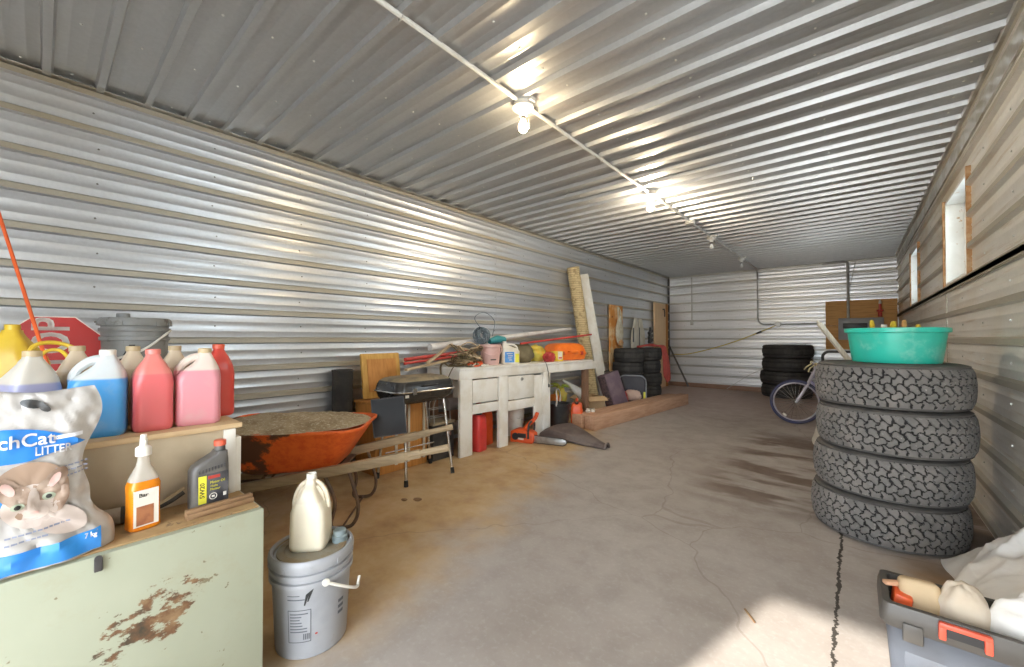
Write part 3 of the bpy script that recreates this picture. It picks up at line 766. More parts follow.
def jug_parts(t, m_, cap, W_=.054, L_=.066, H=.272, cap_label=None):
    """F-style jug: rounded body, shoulder drawn in to the neck, hollow handle beside it (along +x)"""
    mb = MB(m_); secs = []
    for z, hx, hy, ox in ((0, .90, .90, 0), (.006, .97, .97, 0), (.02, 1, 1, 0), (.10, .985, .985, 0), (.160, 1, 1, 0), (.176, .99, .98, 0), (.192, .86, .92, -.10), (.208, .66, .80, -.22), (.224, .48, .64, -.30), (.238, .36, .48, -.32), (.250, .30, .36, -.30), (.258, .27, .33, -.28)):
        secs.append(rrect(L_*hx, W_*hy, min(W_*hy, L_*hx)*.62 if z > .17 else .024, z*H/.272, (ox*L_, 0), 5))
    mb.loft(secs); b = part(mb, 'body', t, False)
    mb = MB(m_); k = H/.272
    path = bez([(-.10*L_, 0, .243*k), (.35*L_, 0, .236*k), (.74*L_, 0, .212*k), (.86*L_, 0, .186*k), (.80*L_, 0, .160*k)], 5)
    mb.tube(path, .0125, 9, rs=[.012+.005*abs(i/(len(path)-1)-.5)*2 for i in range(len(path))]); sub(mb, 'handle', b, t, False)
    mb = MB(cap); mb.lathe([(0, .256*k), (.0205, .256*k), (.0205, .272*k), (.018, .274*k), (0, .274*k)], (-.28*L_, 0, 0), 18); part(mb, 'cap', t, False, label=cap_label)
def jug(label, m_, cap, x, y, rz, group, H=.272, cap_label=None, **k):
    t = thing('plastic_jug', label, 'jug', (x, y, BZ+.0003), rz, group); jug_parts(t, m_, cap, H=H, cap_label=cap_label, **k); return t
GJ = 'plastic jugs in rows on the plywood box'
jug('jug of pale violet liquid at the left of the front row, behind the litter bag', 'jug_violet', 'cap_tan', -1.875, -.020, R(-160), GJ)
jug('jug of bright blue liquid on the plywood box', 'jug_blue', 'cap_white', -1.852, .126, R(-100), GJ)
jug('jug filled with salmon pink liquid to the neck, in the middle of the front row', 'jug_pink', 'jug_pink', -1.852, .2535, R(178), GJ, W_=.0525)
jug('jug of pale rose liquid with whitish shoulders at the right end of the front row', 'jug_rose', 'cap_tan', -1.845, .381, R(-100), GJ)
jug('amber jug in the back row, between the violet and the blue jugs', 'jug_amber', 'cap_tan', -2.04, .085, R(176), GJ, H=.283, W_=.05)
jug('amber jug in the back row, between the blue and the salmon pink jugs', 'jug_amber', 'cap_tan', -2.035, .222, R(183), GJ, H=.28, W_=.05)
jug('amber jug in the back row, between the salmon pink and the rose jugs', 'jug_amber', 'cap_tan', -2.03, .342, R(177), GJ, H=.28, W_=.05)
jug('red jug with a red cap at the back right corner of the plywood box', 'jug_red', 'cap_red', -1.985, .472, R(180), GJ, H=.285, W_=.05, L_=.06)
jug('yellow jug behind the violet one at the far left end of the plywood box', 'yellow_plastic', 'yellow_plastic', -2.43, -.058, R(160), GJ, H=.36, W_=.07, L_=.085)

mat('pail_grey', (.25, .255, .25), (.20, .20, .19), rough=.5, c3=(.12, .11, .1), scale3=16)
root = thing('lidded_pail', 'dark grey lidded pail standing behind the jugs', 'pail', (-2.79, .318, BZ))
c0 = (-2.79, .318, BZ)
mb = MB('pail_grey'); mb.lathe([(0, .0), (.112, .0), (.118, .01), (.126, .30), (.134, .302), (.134, .318), (.127, .32), (.128, .345), (.136, .347), (.136, .36), (.128, .362), (.128, .385), (0, .385)], c0, 40); part(mb, 'body', root)
mb = MB('pail_grey'); mb.lathe([(.129, .372), (.138, .374), (.140, .400), (.132, .412), (.120, .406), (.0, .404)], c0, 40)
for k in range(12):
    a = 2*math.pi*k/12; mb.box((c0[0]+.1395*math.cos(a), c0[1]+.1395*math.sin(a), BZ+.385), (.006, .018, .022), (0, 0, a))
part(mb, 'lid', root)
mb = MB('pail_grey'); mb.lathe([(.026, .402), (.026, .432), (.022, .436), (0, .436)], (c0[0]+.03, c0[1]-.05, BZ), 16); part(mb, 'spout_cap', root)
mb = MB('white_cap'); mb.tube(bez([(c0[0]+.05, c0[1]+.128, BZ+.35), (c0[0]+.10, c0[1]+.105, BZ+.335), (c0[0]+.148, c0[1]+.03, BZ+.27), (c0[0]+.15, c0[1]-.02, BZ+.24), (c0[0]+.12, c0[1]-.09, BZ+.21)], 5), .006, 6); part(mb, 'bail_handle', root)
mb = MB('black_matte')
mb.add([(c0[0]+.137*math.cos(a)*1.0, c0[1]+.137*math.sin(a), BZ+z) for a, z in ((-.55, .20), (-.40, .20), (-.12, .28), (-.28, .28))], [(0, 1, 2, 3)]); part(mb, 'black_mark', root)

# stop sign turned on its side
mat('sign_red', (.50, .022, .018), (.42, .02, .02), rough=.35)
mat('sign_white', (.84, .76, .70), (.78, .68, .62), rough=.4)
root = thing('stop_sign', 'red octagonal stop sign turned on its side behind the violet jug', 'sign', (-3.0, .04, BZ))
SO = Vector((-3.0, .045, 1.118)); SN = Vector((.985, -.10, .14)).normalized(); SR = Vector((0, 0, 1)).cross(SN).normalized(); SU = SN.cross(SR)
def sp(x, y, d=0): return SO+SR*x+SU*y+SN*d
s_ = .172
oct_ = [(s_/math.cos(R(22.5))*math.cos(R(22.5+45*k+0)), s_/math.cos(R(22.5))*math.sin(R(22.5+45*k))) for k in range(8)]
def octa(m_, k, d0, d1):
    mb = MB(m_); a = [sp(x*k, y*k, d0) for x, y in oct_]; b = [sp(x*k, y*k, d1) for x, y in oct_]
    mb.loft([a, b]); return mb
part(octa('sign_white', 1, 0, .003), 'sign_plate', root); part(octa('sign_red', .972, .003, .0042), 'sign_face', root)
mb = MB('sign_white'); add_text(mb, 'STOP', .155, lambda x, y: sp(-y*1.12, x*.86, .0072), bold=.006); part(mb, 'lettering', root)
mb = MB('pale_stick'); mb.bar(sp(0, -.10, -.02), (SO.x-.03, SO.y, BZ), .05, .03, (1, 0, 0)); part(mb, 'post_stub', root)

mat('orange_rod', (.78, .13, .03), rough=.4)
root = thing('marker_rod', 'thin orange rod with a black end leaning up behind the yellow jug', 'rod', (-2.147, .066, BZ))
a, b = Vector((-2.147, .066, BZ)), Vector((-3.09, -.30, 2.55))
mb = MB('orange_rod'); mb.cyl(a, a+(b-a)*.545, .006, n=8); part(mb, 'shaft', root)
mb = MB('black_plastic'); mb.cyl(a+(b-a)*.542, b, .013, n=10); part(mb, 'grip', root)
mb = MB('yellow_plastic'); mb.tube(bez([(-2.12, -.03, 1.09), (-2.15, -.015, 1.15), (-2.17, .02, 1.165), (-2.18, .065, 1.155), (-2.15, .10, 1.125), (-2.12, .105, 1.09)], 6), .007, 7); mb.tube(bez([(-2.13, -.01, 1.08), (-2.15, .01, 1.13), (-2.16, .05, 1.135), (-2.13, .08, 1.08)], 6), .006, 7)
solo(mb, 'rope_loop', 'loops of yellow rope lying over the amber jug in front of the stop sign', 'rope', (-2.13, .08, 1.1))

# cat litter bag
mat('bag_plastic', (.50, .475, .45), (.40, .37, .34), scale=7, rough=.42, bmp=.35, bscale=12)
mat('bag_blue', (.025, .20, .60), (.035, .25, .66), rough=.28)
mat('bag_print_white', (.70, .70, .72), rough=.3)
mat('bag_print_grey', (.25, .27, .36), rough=.4)
mat('bag_sand', (.36, .25, .18), (.28, .19, .13), rough=.4)
mat('cat_pale', (.60, .52, .47), (.52, .43, .38), rough=.4)
mat('cat_brown', (.27, .18, .13), (.42, .32, .25), scale=20, rough=.4)
mat('cat_pink', (.66, .44, .39), rough=.4)
mat('cat_eye', (.40, .45, .34), rough=.3)
mat('cat_dark', (.03, .03, .03), rough=.4)
BY0, BY1 = -.26, .105
def bag_edge(z):   # right edge wanders, flares at the foot
    t = (z-ZT)/.43
    return BY1+.022*math.sin(t*9)-.016*max(0, t-.25)+.035*max(0, .22-t)/.22*1.0-.022*math.exp(-((t-.27)/.09)**2)
def bag(y, z, off=0, back=False):
    t = min(1, max(0, (z-ZT)/.43)); ye = bag_edge(z); ym = (BY0+ye)/2; hw = (ye-BY0)/2
    u = max(-1, min(1, (y-ym)/hw))
    th = (.062*max(0, 1-t)**.55*(1-.55*math.exp(-((t-.28)/.07)**2))+.006)*max(0, 1-abs(u)**2.6)**.6+.003
    cr = .010*(abs(noise.noise(Vector((y*14+z*6, z*12-y*5, 0))))*2-.6)+.005*(abs(noise.noise(Vector((y*34, z*30+y*20, 4))))*2-.6)
    lean = -1.585-.05*t
    x = lean+(th if not back else -th)+(cr if abs(u) < .97 else 0)*(1 if not back else .5)
    if not back: x += off*1.9
    return (x, y, z)
root = thing('cat_litter_bag', 'crumpled white and blue cat litter bag with a cat picture on the steel cabinet', 'bag', (-1.585, -.08, ZT))
mb = MB('bag_plastic'); nz_, ny_ = 80, 60; secs = []
for j in range(nz_+1):
    z = ZT+.001+.43*j/nz_; ye = bag_edge(z)
    dip = 0
    fr_ = [bag(BY0+(ye-BY0)*i/ny_, z) for i in range(ny_+1)]; bk = [bag(BY0+(ye-BY0)*i/ny_, z, 0, True) for i in range(ny_, -1, -1)]
    if j > nz_-4:   # top seam sags towards the left
        fr_ = [(x, y, zz-.02*max(0, (ye-y)/(ye-BY0))**.5*math.sin((ye-y)*18)*(j-nz_+4)/4) for x, y, zz in fr_]; bk = [(x, y, zz-.02*max(0, (ye-y)/(ye-BY0))**.5*math.sin((ye-y)*18)*(j-nz_+4)/4) for x, y, zz in bk]
    secs.append(fr_+bk)
mb.loft(secs); part(mb, 'sack', root)
fn = lambda o: (lambda y, z: bag(y, z, o))
def band(mb, y0, y1, lo, hi, o, n=24, m=4):
    vs = []; fs = []
    for j in range(m+1):
        for i in range(n+1):
            y = y0+(y1-y0)*i/n; a, b_ = lo(y), hi(y); vs.append(bag(y, a+(b_-a)*j/m, o))
    for j in range(m):
        for i in range(n): fs.append((j*(n+1)+i, j*(n+1)+i+1, (j+1)*(n+1)+i+1, (j+1)*(n+1)+i))
    mb.add(vs, fs)
mb = MB('bag_blue')
band(mb, -.25, .083, lambda y: .872+.03*max(0, y+.02)/.1, lambda y: .955-.05*max(0, y+.06)**2/.02+.0, .0028)
band(mb, -.25, .112, lambda y: ZT+.006, lambda y: ZT+.052+.17*max(0., y-.02)**1.3, .0028)
disc(mb, fn(.0030), -.068, .775, .022, .024)
part(mb, 'blue_print', root)
mb = MB('bag_sand'); disc(mb, fn(.0030), -.012, .80, .066, .07, 28); part(mb, 'sand_print', root)
mb = MB('cat_pale')
disc(mb, fn(.0042), -.008, .765, .050, .052, 28); disc(mb, fn(.0042), .032, .722, .06, .03, 24, rot=-.5); part(mb, 'cat_face', root)
mb = MB('cat_brown')
for cx_, cy_, rx, ry, ro in ((-.048, .812, .020, .034, .5), (.030, .818, .018, .032, -.5), (-.030, .795, .022, .026, .3), (.016, .80, .02, .026, -.3), (.040, .77, .013, .035, -.2)): disc(mb, fn(.0050), cx_, cy_, rx, ry, 18, rot=ro)
part(mb, 'cat_fur_print', root)
for a_ in ((-.047, .815, .009, .018, .5, 'cat_ear_print'), (.029, .82, .008, .017, -.5, 'cat_ear_print'), (-.004, .748, .0075, .005, 0, 'cat_nose_print')):
    mb = MB('cat_pink'); disc(mb, fn(.0062), a_[0], a_[1], a_[2], a_[3], 12, rot=a_[4]); part(mb, a_[5], root)
mb = MB('cat_pale'); disc(mb, fn(.0058), -.006, .775, .010, .034, 16); disc(mb, fn(.0048), -.004, .745, .024, .018, 16); part(mb, 'cat_blaze', root)
for y_, z_ in ((-.031, .772), (.019, .783)):
    mb = MB('cat_eye'); disc(mb, fn(.0066), y_, z_, .0115, .0095, 14); part(mb, 'cat_eye', root)
mb = MB('cat_dark')
for y_, z_ in ((-.031, .772), (.019, .783)): disc(mb, fn(.0074), y_, z_, .0055, .006, 12)
part(mb, 'cat_pupils', root)
mb = MB('bag_print_white')
add_text(mb, 'uchCat', .044, lambda x, y: bag(-.028+x*.88, .922+y, .0048), bold=.0012)
add_text(mb, 'LITTER', .026, lambda x, y: bag(.026+x*.8, .893+y*1.1, .0048), bold=.0008)
part(mb, 'white_lettering', root)
mb = MB('bag_print_white'); add_text(mb, '7 kg', .017, lambda x, y: bag(.092+x*.8, ZT+.046+y, .0048), bold=.0008)
part(mb, 'weight_lettering', root)
mb = MB('bag_print_white'); band(mb, .026, .078, lambda y: .916+.10*(y-.026), lambda y: .926+.10*(y-.026), .0042)
part(mb, 'white_ribbon_print', root)
mb = MB('bag_print_grey')
for r_ in range(3):
    x = .030
    while x < .086:
        w_ = rng.uniform(.004, .010); patch(mb, fn(.0044), x, min(x+w_, .088), .842-.012*r_+.12*(x-.03), .8455-.012*r_+.12*(x-.03), 1, 1); x += w_+.002
for r_ in range(2):
    x = -.05
    while x < .05-.03*r_:
        w_ = rng.uniform(.005, .010); patch(mb, fn(.0044), x, x+w_, .704-.014*r_+.08*(x), .7075-.014*r_+.08*x, 1, 1); x += w_+.002
o = part(mb, 'small_print', root); o['kind'] = 'stuff'
mb = MB('cat_dark'); disc(mb, fn(.0044), -.01, 1.012, .022, .011, 14, rot=-.3); disc(mb, fn(.0044), .010, 1.0, .014, .008, 12, rot=-.8); part(mb, 'handle_hole', root)

# spray bottle
def clear(name, col, rough=.12, alpha=.75):
    m, nt, b = nodes(name); b.inputs['Base Color'].default_value = (*col, 1); b.inputs['Roughness'].default_value = rough
    b.inputs['Transmission Weight'].default_value = alpha; b.inputs['IOR'].default_value = 1.2; MATS[name] = m
mat('orange_liquid', (.72, .24, .012), (.64, .18, .01), rough=.18)
clear('clear_plastic', (.85, .80, .72), .2, .6)
mat('label_cream', (.80, .76, .68), rough=.4)
mat('label_brown', (.40, .16, .07), (.28, .10, .05), scale=30, rough=.4)
sx_, sy_ = -1.625, .205
root = thing('spray_bottle', 'clear bottle of orange liquid with a white nozzle on the steel cabinet', 'bottle', (sx_, sy_, ZT), R(12))
mb = MB('orange_liquid'); mb.loft([rrect(.030*k, .038*k, .02, z, n=5) for z, k in ((0, .9), (.004, 1), (.06, .96), (.10, .97), (.128, .99), (.142, .88))]); part(mb, 'liquid', root, False)
mb = MB('clear_plastic'); mb.loft([rrect(.031*k, .039*k, .02*min(1, k+.2), z, n=5) for z, k in ((.1425, .88), (.155, .78), (.168, .62), (.182, .45), (.20, .36), (.214, .34))]); part(mb, 'shoulder', root, False)
mb = MB('cap_white'); mb.lathe([(0, .214), (.019, .214), (.019, .236), (.015, .240), (.009, .243), (.009, .262), (.0075, .266), (.0075, .276), (0, .278)], n=16); mb.cyl((0, 0, .255), (.018, -.006, .257), .0055, n=8); part(mb, 'nozzle', root, False)
mb = MB('label_cream', 'label_brown', 'cat_dark'); mb.box((.0312, -.003, .066), (.0016, .058, .105)); mb.mat(1).box((.0324, -.006, .045), (.0012, .040, .055)); mb.mat(2)
add_text(mb, 'Bar', .016, lambda x, y: (.0328, x-.01, .103+y), bold=.0004)
part(mb, 'label', root, False)

# motor oil
mat('oil_grey', (.105, .10, .095), (.15, .14, .125), scale=10, rough=.42)
mat('label_black', (.045, .045, .05), (.12, .12, .13), scale=12, rough=.35)
mat('label_yellow', (.78, .72, .06), rough=.4)
ox, oy = -1.668, .375
root = thing('motor_oil_bottle', 'dark grey motor oil bottle with a red cap and yellow label on the steel cabinet', 'bottle', (ox, oy, ZT), R(4))
mb = MB('oil_grey')
mb.loft([[(p[0]*.030, oy_+p[1]*hy, z) for p in [(math.copysign(abs(math.cos(t))**.45, math.cos(t)), math.copysign(abs(math.sin(t))**.45, math.sin(t))) for t in np.linspace(0, 2*math.pi, 29)[:-1]]]
         for z, hy, oy_ in ((0, .050, 0), (.005, .054, 0), (.08, .054, 0), (.125, .054, 0), (.140, .050, .003), (.152, .040, .012), (.163, .028, .022), (.172, .019, .030), (.180, .016, .032))]); part(mb, 'body', root, False)
mb = MB('oil_grey', 'cap_red'); mb.lathe([(0, .180), (.0155, .180), (.0155, .196), (0, .196)], (0, .032, 0), 16); part(mb, 'neck', root, False)
mb = MB('cap_red'); mb.lathe([(0, .196), (.018, .196), (.018, .212), (.016, .214), (0, .214)], (0, .032, 0), 16); part(mb, 'cap', root, False, label='red cap')
mb = MB('label_black'); mb.box((.0305, .004, .064), (.002, .086, .098), bev=.0006); mb.mat(0)
for k in range(9): mb.box((.0305, -.034+k*.0088, .1235+k*.0012), (.003, .0035, .012))
lb = part(mb, 'label', root, False)
mb = MB('label_yellow'); mb.box((.0320, -.026, .064), (.0014, .022, .090)); add_text(mb, 'Motor Oil', .0115, lambda x, y: (.0322, .016+x*.9, .083+y), bold=.0004); add_text(mb, 'Huile', .0105, lambda x, y: (.0322, .006+x*.9, .071+y), bold=.0004); add_text(mb, 'Moteur', .0105, lambda x, y: (.0322, .009+x*.9, .060+y), bold=.0004); part(mb, 'yellow_label', root, False)
mb = MB('cat_dark'); add_text(mb, '5W20', .019, lambda x, y: (.0330, -.026-y*.95, .062+x*1.05), bold=.0006); part(mb, 'lettering', root, False)
mb = MB('red_paint'); mb.box((.0319, .006, .101), (.0012, .034, .010)); part(mb, 'red_label', root, False)
mb = MB('cap_white'); mb.tube([(.0320, .004+.010*math.cos(a), .037+.010*math.sin(a)) for a in np.linspace(0, 2*math.pi, 17)[:-1]], .0012, 4, closed=True); mb.box((.0318, .004, .037), (.001, .008, .006)); mb.box((.0318, .037, .037), (.001, .009, .012)); part(mb, 'seal_print', root, False)

wood('scrap_wood', (.27, .16, .08), (.20, .11, .05), 1, 6)
mb = MB('scrap_wood'); mb.box((-1.592, .392, ZT+.008), (.032, .185, .016), (0, 0, R(4)), bev=.002); mb.box((-1.598, .392, ZT+.021), (.018, .185, .010), (0, 0, R(4)), bev=.002)
solo(mb, 'wood_strip', 'dark stained strip of wood in front of the motor oil bottle', 'wood strip', (-1.592, .392, ZT))
mat('hose_cloth', (.40, .36, .30), (.30, .25, .2), scale=14, rough=.8, bmp=.4, bscale=60)
root = thing('hose_piece', 'short grey hose with a clamp lying between the litter bag and the spray bottle', 'hose', (-1.70, .17, ZT))
mb = MB('hose_cloth'); p = bez([(-1.70, .02, ZT+.026), (-1.708, .10, ZT+.027), (-1.70, .17, ZT+.026)], 6); mb.tube(p, .0245, 12); part(mb, 'hose', root)
mb = MB('black_matte'); mb.cyl((-1.701, .165, ZT+.026), (-1.698, .185, ZT+.026), .0255, n=12); mb.tube(bez([(-1.698, .18, ZT+.026), (-1.70, .23, ZT+.022), (-1.70, .275, ZT+.032), (-1.705, .315, ZT+.052)], 6), .009, 8, rs=None); part(mb, 'end_tube', root)
mb = MB('cap_tan'); mb.tube(bez([(-1.699, .25, ZT+.030), (-1.702, .28, ZT+.043), (-1.708, .318, ZT+.064)], 6), .007, 8); part(mb, 'wrap', root, label='tan wrapped end')

# ------------------------------------------------------------------ grey pail on the floor with a milk jug on its lid
mat('bucket_grey', (.33, .335, .35), (.28, .285, .30), scale=5, rough=.4, c3=(.3, .27, .24), scale3=14, lo3=.66, hi3=.76)
mat('lid_dirty', (.27, .25, .20), (.25, .18, .10), scale=9, rough=.6, c3=(.22, .15, .07), scale3=12, lo3=.5, hi3=.68)
mat('print_dark', (.13, .13, .15), rough=.5)
mat('print_grey', (.10, .105, .12), rough=.5)
mat('cap_slate', (.20, .25, .26), (.15, .18, .18), rough=.5)
ux, uy = -1.650, .712
root = thing('plastic_bucket', 'grey five gallon bucket with a dirty lid beside the steel cabinet', 'bucket', (ux, uy, 0))
c0 = (ux, uy, 0)
mb = MB('bucket_grey'); mb.lathe([(0, .004), (.116, .004), (.120, 0), (.126, .004), (.128, .02), (.1400, .266), (.1405, .268), (.150, .270), (.150, .284), (.1405, .286), (.1405, .300), (.150, .302), (.150, .314), (.1415, .316), (.144, .35), (0, .35)], c0, 56); part(mb, 'body', root)
mb = MB('bucket_grey', 'lid_dirty'); mb.lathe([(.144, .325), (.1515, .327), (.154, .345), (.152, .360), (.146, .366), (.139, .364), (.136, .357)], c0, 56, False)
mb.mat(1).lathe([(.136, .357), (.133, .346), (.127, .346), (.124, .355), (.10, .356), (.095, .352), (0, .352)], c0, 56, False)
mb.mat(0)
for k in range(10):
    a = 2*math.pi*k/10+.2; mb.box((ux+.1535*math.cos(a), uy+.1535*math.sin(a), .338), (.004, .006, .02), (0, 0, a))
part(mb, 'lid', root)
mb = MB('cap_slate'); mb.lathe([(.030, .352), (.030, .375), (.025, .379), (.025, .395), (.022, .398), (0, .398)], (ux+.035, uy+.094, 0), 20); part(mb, 'spout', root)
def bk(a, z, o=.0012):
    r_ = .128+(.1405-.128)*(z-.02)/.265+o; return (ux+r_*math.cos(a), uy+r_*math.sin(a), z)
AC = math.atan2(-uy, -ux)   # towards the camera
mb = MB('print_grey')
def bpatch(mb, a0, a1, z0, z1, o=.0012): patch(mb, lambda a, z: bk(a, z, o), a0, a1, z0, z1, max(2, int((a1-a0)/.05)), 2)
for a0, a1, z0, z1 in ((-.62, -.02, .068, .071), (-.62, -.02, .186, .189), (-.62, -.60, .068, .189), (-.04, -.02, .068, .189)): bpatch(mb, AC+a0, AC+a1, z0, z1)
for k in range(7): bpatch(mb, AC-.56, AC-.56+rng.uniform(.25, .46), .172-.011*k, .176-.011*k)
for k in range(4): bpatch(mb, AC-.22+.045*k, AC-.195+.045*k, .078, .100)
bpatch(mb, AC-.62, AC-.18, .225, .229); bpatch(mb, AC-.62, AC-.30, .240, .243)
for k in range(3): bpatch(mb, AC+.72, AC+.92, .12+.022*k, .132+.022*k)
o = part(mb, 'printed_label', root); o['kind'] = 'stuff'
mb = MB('cat_dark')
for a_, z_, da, dz in ((-.20, .205, .05, .05), (-.12, .218, .06, .045)):
    mb.add([bk(AC+a_, z_, .0016), bk(AC+a_+.035, z_, .0016), bk(AC+a_+da+.10, z_+dz, .0016), bk(AC+a_+da, z_+dz*.8, .0016)], [(0, 1, 2, 3)])
part(mb, 'swoosh_print', root)
mb = MB('red_paint'); bpatch(mb, AC+.08, AC+.14, .088, .094); part(mb, 'red_spot', root)
mb = MB('cap_white')
e1 = AC+.30; e2 = AC+.30+math.pi
pth = [(ux+.150*math.cos(e1), uy+.150*math.sin(e1), .298)]
A1 = Vector((ux+.153*math.cos(e1), uy+.153*math.sin(e1), .277)); A2 = Vector((ux+.168*math.cos(AC+1.22), uy+.168*math.sin(AC+1.22), .182))
mb.tube(bez([A1, A1*.72+A2*.28+Vector((.016, .010, -.004)), A1*.35+A2*.65+Vector((.020, .014, -.006)), A2+Vector((.002, .004, .0)), A2+Vector((-.006, .012, .010)), A2+Vector((-.014, .022, .030))], 6), .0058, 8)
mb.cyl(A1-Vector((.004*math.cos(e1), .004*math.sin(e1), 0)), A1+Vector((.006*math.cos(e1), .006*math.sin(e1), 0)), .013, n=12); part(mb, 'bail_handle', root)
t = thing('milk_jug', 'cream coloured plastic jug with an open neck standing on the grey bucket', 'jug', (ux-.012, uy+.0, .3525), R(-42))
mb = MB('jug_milk'); secs = []
for z, k, ky in ((0, .86, .86), (.008, .97, .97), (.02, 1, 1), (.09, .99, .98), (.15, .97, .96), (.175, .93, .80), (.20, .84, .60), (.222, .70, .42), (.240, .50, .31), (.252, .34, .28), (.262, .30, .27), (.268, .31, .28)):
    secs.append(rrect(.061*k, .067*ky, .024*min(1, ky+.1), z, n=5))
mb.loft(secs); b_ = part(mb, 'body', t, False)
for s2 in (1, -1):
    mb = MB('jug_milk'); mb.tube(bez([(0, s2*.014, .256), (0, s2*.032, .247), (0, s2*.049, .224), (0, s2*.061, .190), (0, s2*.064, .150)], 5), .0085, 9); mb.prism([(s2*.012, .245), (s2*.030, .240), (s2*.046, .216), (s2*.055, .185), (s2*.058, .150), (s2*.03, .150)], -.012, .012, 'yz', .003); sub(mb, 'handle', b_, t, False)
mb = MB('cap_white'); mb.lathe([(.0175, .264), (.0185, .264), (.0185, .286), (.0165, .288), (.0150, .286), (.0150, .266)], n=18, cap=False); part(mb, 'neck_ring', t, False)

# ------------------------------------------------------------------ wheelbarrow
def tray_mat():
    m, nt, b = nodes('tray_orange'); v = coords(nt)
    n = noise_n(nt, v, 7, 6, .65); n2 = noise_n(nt, v, 22, 5, .65)
    c = mixc(nt, maprange(nt, n2, .4, .7), (.86, .17, .03), (.74, .10, .02))
    sx = nt.nodes.new('ShaderNodeSeparateXYZ'); nt.links.new(v, sx.inputs[0])
    wear = math_n(nt, 'ADD', n, maprange(nt, sx.outputs[0], .25, -.30, -.10, .12))
    c = mixc(nt, maprange(nt, wear, .56, .64), c, (.13, .055, .03))
    nt.links.new(c, b.inputs['Base Color']); b.inputs['Roughness'].default_value = .5; MATS['tray_orange'] = m
tray_mat()
mat('dry_dirt', (.46, .36, .23), (.33, .24, .14), scale=10, rough=.95, c3=(.60, .52, .38), scale3=55, lo3=.52, hi3=.62, bmp=1.0, bscale=60)
wood('grey_wood', (.40, .30, .18), (.30, .22, .13), 0, 4)
mat('rusty_steel', (.13, .085, .06), (.20, .12, .07), scale=12, rough=.7, metal=.3)
WB = Vector((-2.80, 1.175, 0)); WR = R(46.5)
root = thing('wheelbarrow', 'rusty orange wheelbarrow full of dry dirt with grey wooden handles', 'wheelbarrow', WB, WR)
# local: x to the handles, y left, origin under the middle of the tray
ZR = .615
def ring(x0, x1, hy, r, z, drop=0): return [(p[0], p[1], z+(drop*(p[0]-x0)/(x1-x0))) for p in rrect((x1-x0)/2, hy, r, z, ((x0+x1)/2, 0), 6)]
outer = [ring(-.30, .19, .17, .06, .325, .02), ring(-.34, .24, .20, .08, .345, .025), ring(-.56, .39, .355, .12, ZR-.015, 0), ring(-.575, .405, .37, .125, ZR-.012), ring(-.578, .408, .373, .125, ZR+.004), ring(-.565, .395, .36, .12, ZR+.006)]
inner = [ring(-.55, .38, .345, .11, ZR-.02), ring(-.40, .28, .25, .09, ZR-.12)]
for rg in outer+inner:
    for i_, p_ in enumerate(rg):
        if p_[0] > 0: rg[i_] = (p_[0], p_[1]*(1-.22*p_[0]/.4), p_[2])
mb = MB('tray_orange'); mb.loft(outer+inner); tr = part(mb, 'tray', root, False)
mb = MB('dry_dirt'); g = 26; vs = []; fs = []
for j in range(g+1):
    for i in range(g+1):
        u, v_ = 2*i/g-1, 2*j/g-1
        x = -.085+.488*u*math.sqrt(1-v_*v_/2*.75); y = .368*v_*math.sqrt(1-u*u/2*.75)*(1-.22*max(0, x)/.4)
        rr = max(abs(u), abs(v_)); h = .03*(1-rr**2.2)+.02*noise.noise(Vector((x*9, y*9, 0)))*(1-rr**6)+.01*noise.noise(Vector((x*30, y*30, 2)))*(1-rr**6)
        vs.append((x, y, ZR+.004+h))
for j in range(g):
    for i in range(g): a = j*(g+1)+i; fs.append((a, a+1, a+g+2, a+g+1))
mb.add(vs, fs); o = sub(mb, 'dirt_load', tr, root, False, smooth=180); o['kind'] = 'stuff'
for s2 in (-1, 1):
    mb = MB('grey_wood')
    A = Vector((-.90, s2*.085, .13)); B = Vector((.68, s2*.275, .445)); C_ = Vector((.95, s2*.295, .50))
    mb.bar(A, B, .042, .058); mb.bar(B-(B-A)*.02, B+(C_-B)*.35, .038, .048); mb.tube([B+(C_-B)*.1, B+(C_-B)*.45, C_], .02, 8, rs=[.023, .021, .023])
    part(mb, 'handle', root, False)
    mb = MB('rusty_steel')
    mb.tube(bez([(.18, s2*.21, .32), (.25, s2*.235, .17), (.23, s2*.245, .03), (.28, s2*.245, .013), (.36, s2*.245, .03), (.39, s2*.24, .14), (.33, s2*.23, .36)], 6), .011, 8)
    part(mb, 'leg', root, False)
mb = MB('rusty_steel')
for s2 in (-1, 1): mb.tube([(-.19, s2*.14, .33), (-.30, s2*.13, .20), (-.84, s2*.07, .20)], .009, 6)
mb.bar((.24, -.24, .335), (.24, .24, .335), .04, .012); mb.tube([(.30, -.245, .016), (.30, .245, .016)], .007, 6)
part(mb, 'undercarriage', root, False)
mb = MB('label_yellow'); mb.box((.05, -.175, .297), (.10, .006, .036), (0, R(-8), R(9))); mb.box((-.16, -.145, .262), (.05, .006, .03), (0, R(-8), R(9))); part(mb, 'yellow_tape', root, False)
mb = MB('black_matte', 'rusty_steel'); mb.lathe([(.12, -.02), (.15, -.04), (.185, -.042), (.20, -.02), (.203, 0), (.20, .02), (.185, .042), (.15, .04), (.12, .02)], n=36, cap=False); mb.mat(1).lathe([(0, -.05), (.02, -.05), (.025, -.015), (.125, -.022), (.125, .022), (.025, .015), (.02, .05), (0, .05)], n=24)
for v in mb.v: v[:] = (-.84+v[0], v[2], .204+v[1])
part(mb, 'wheel', root, False)

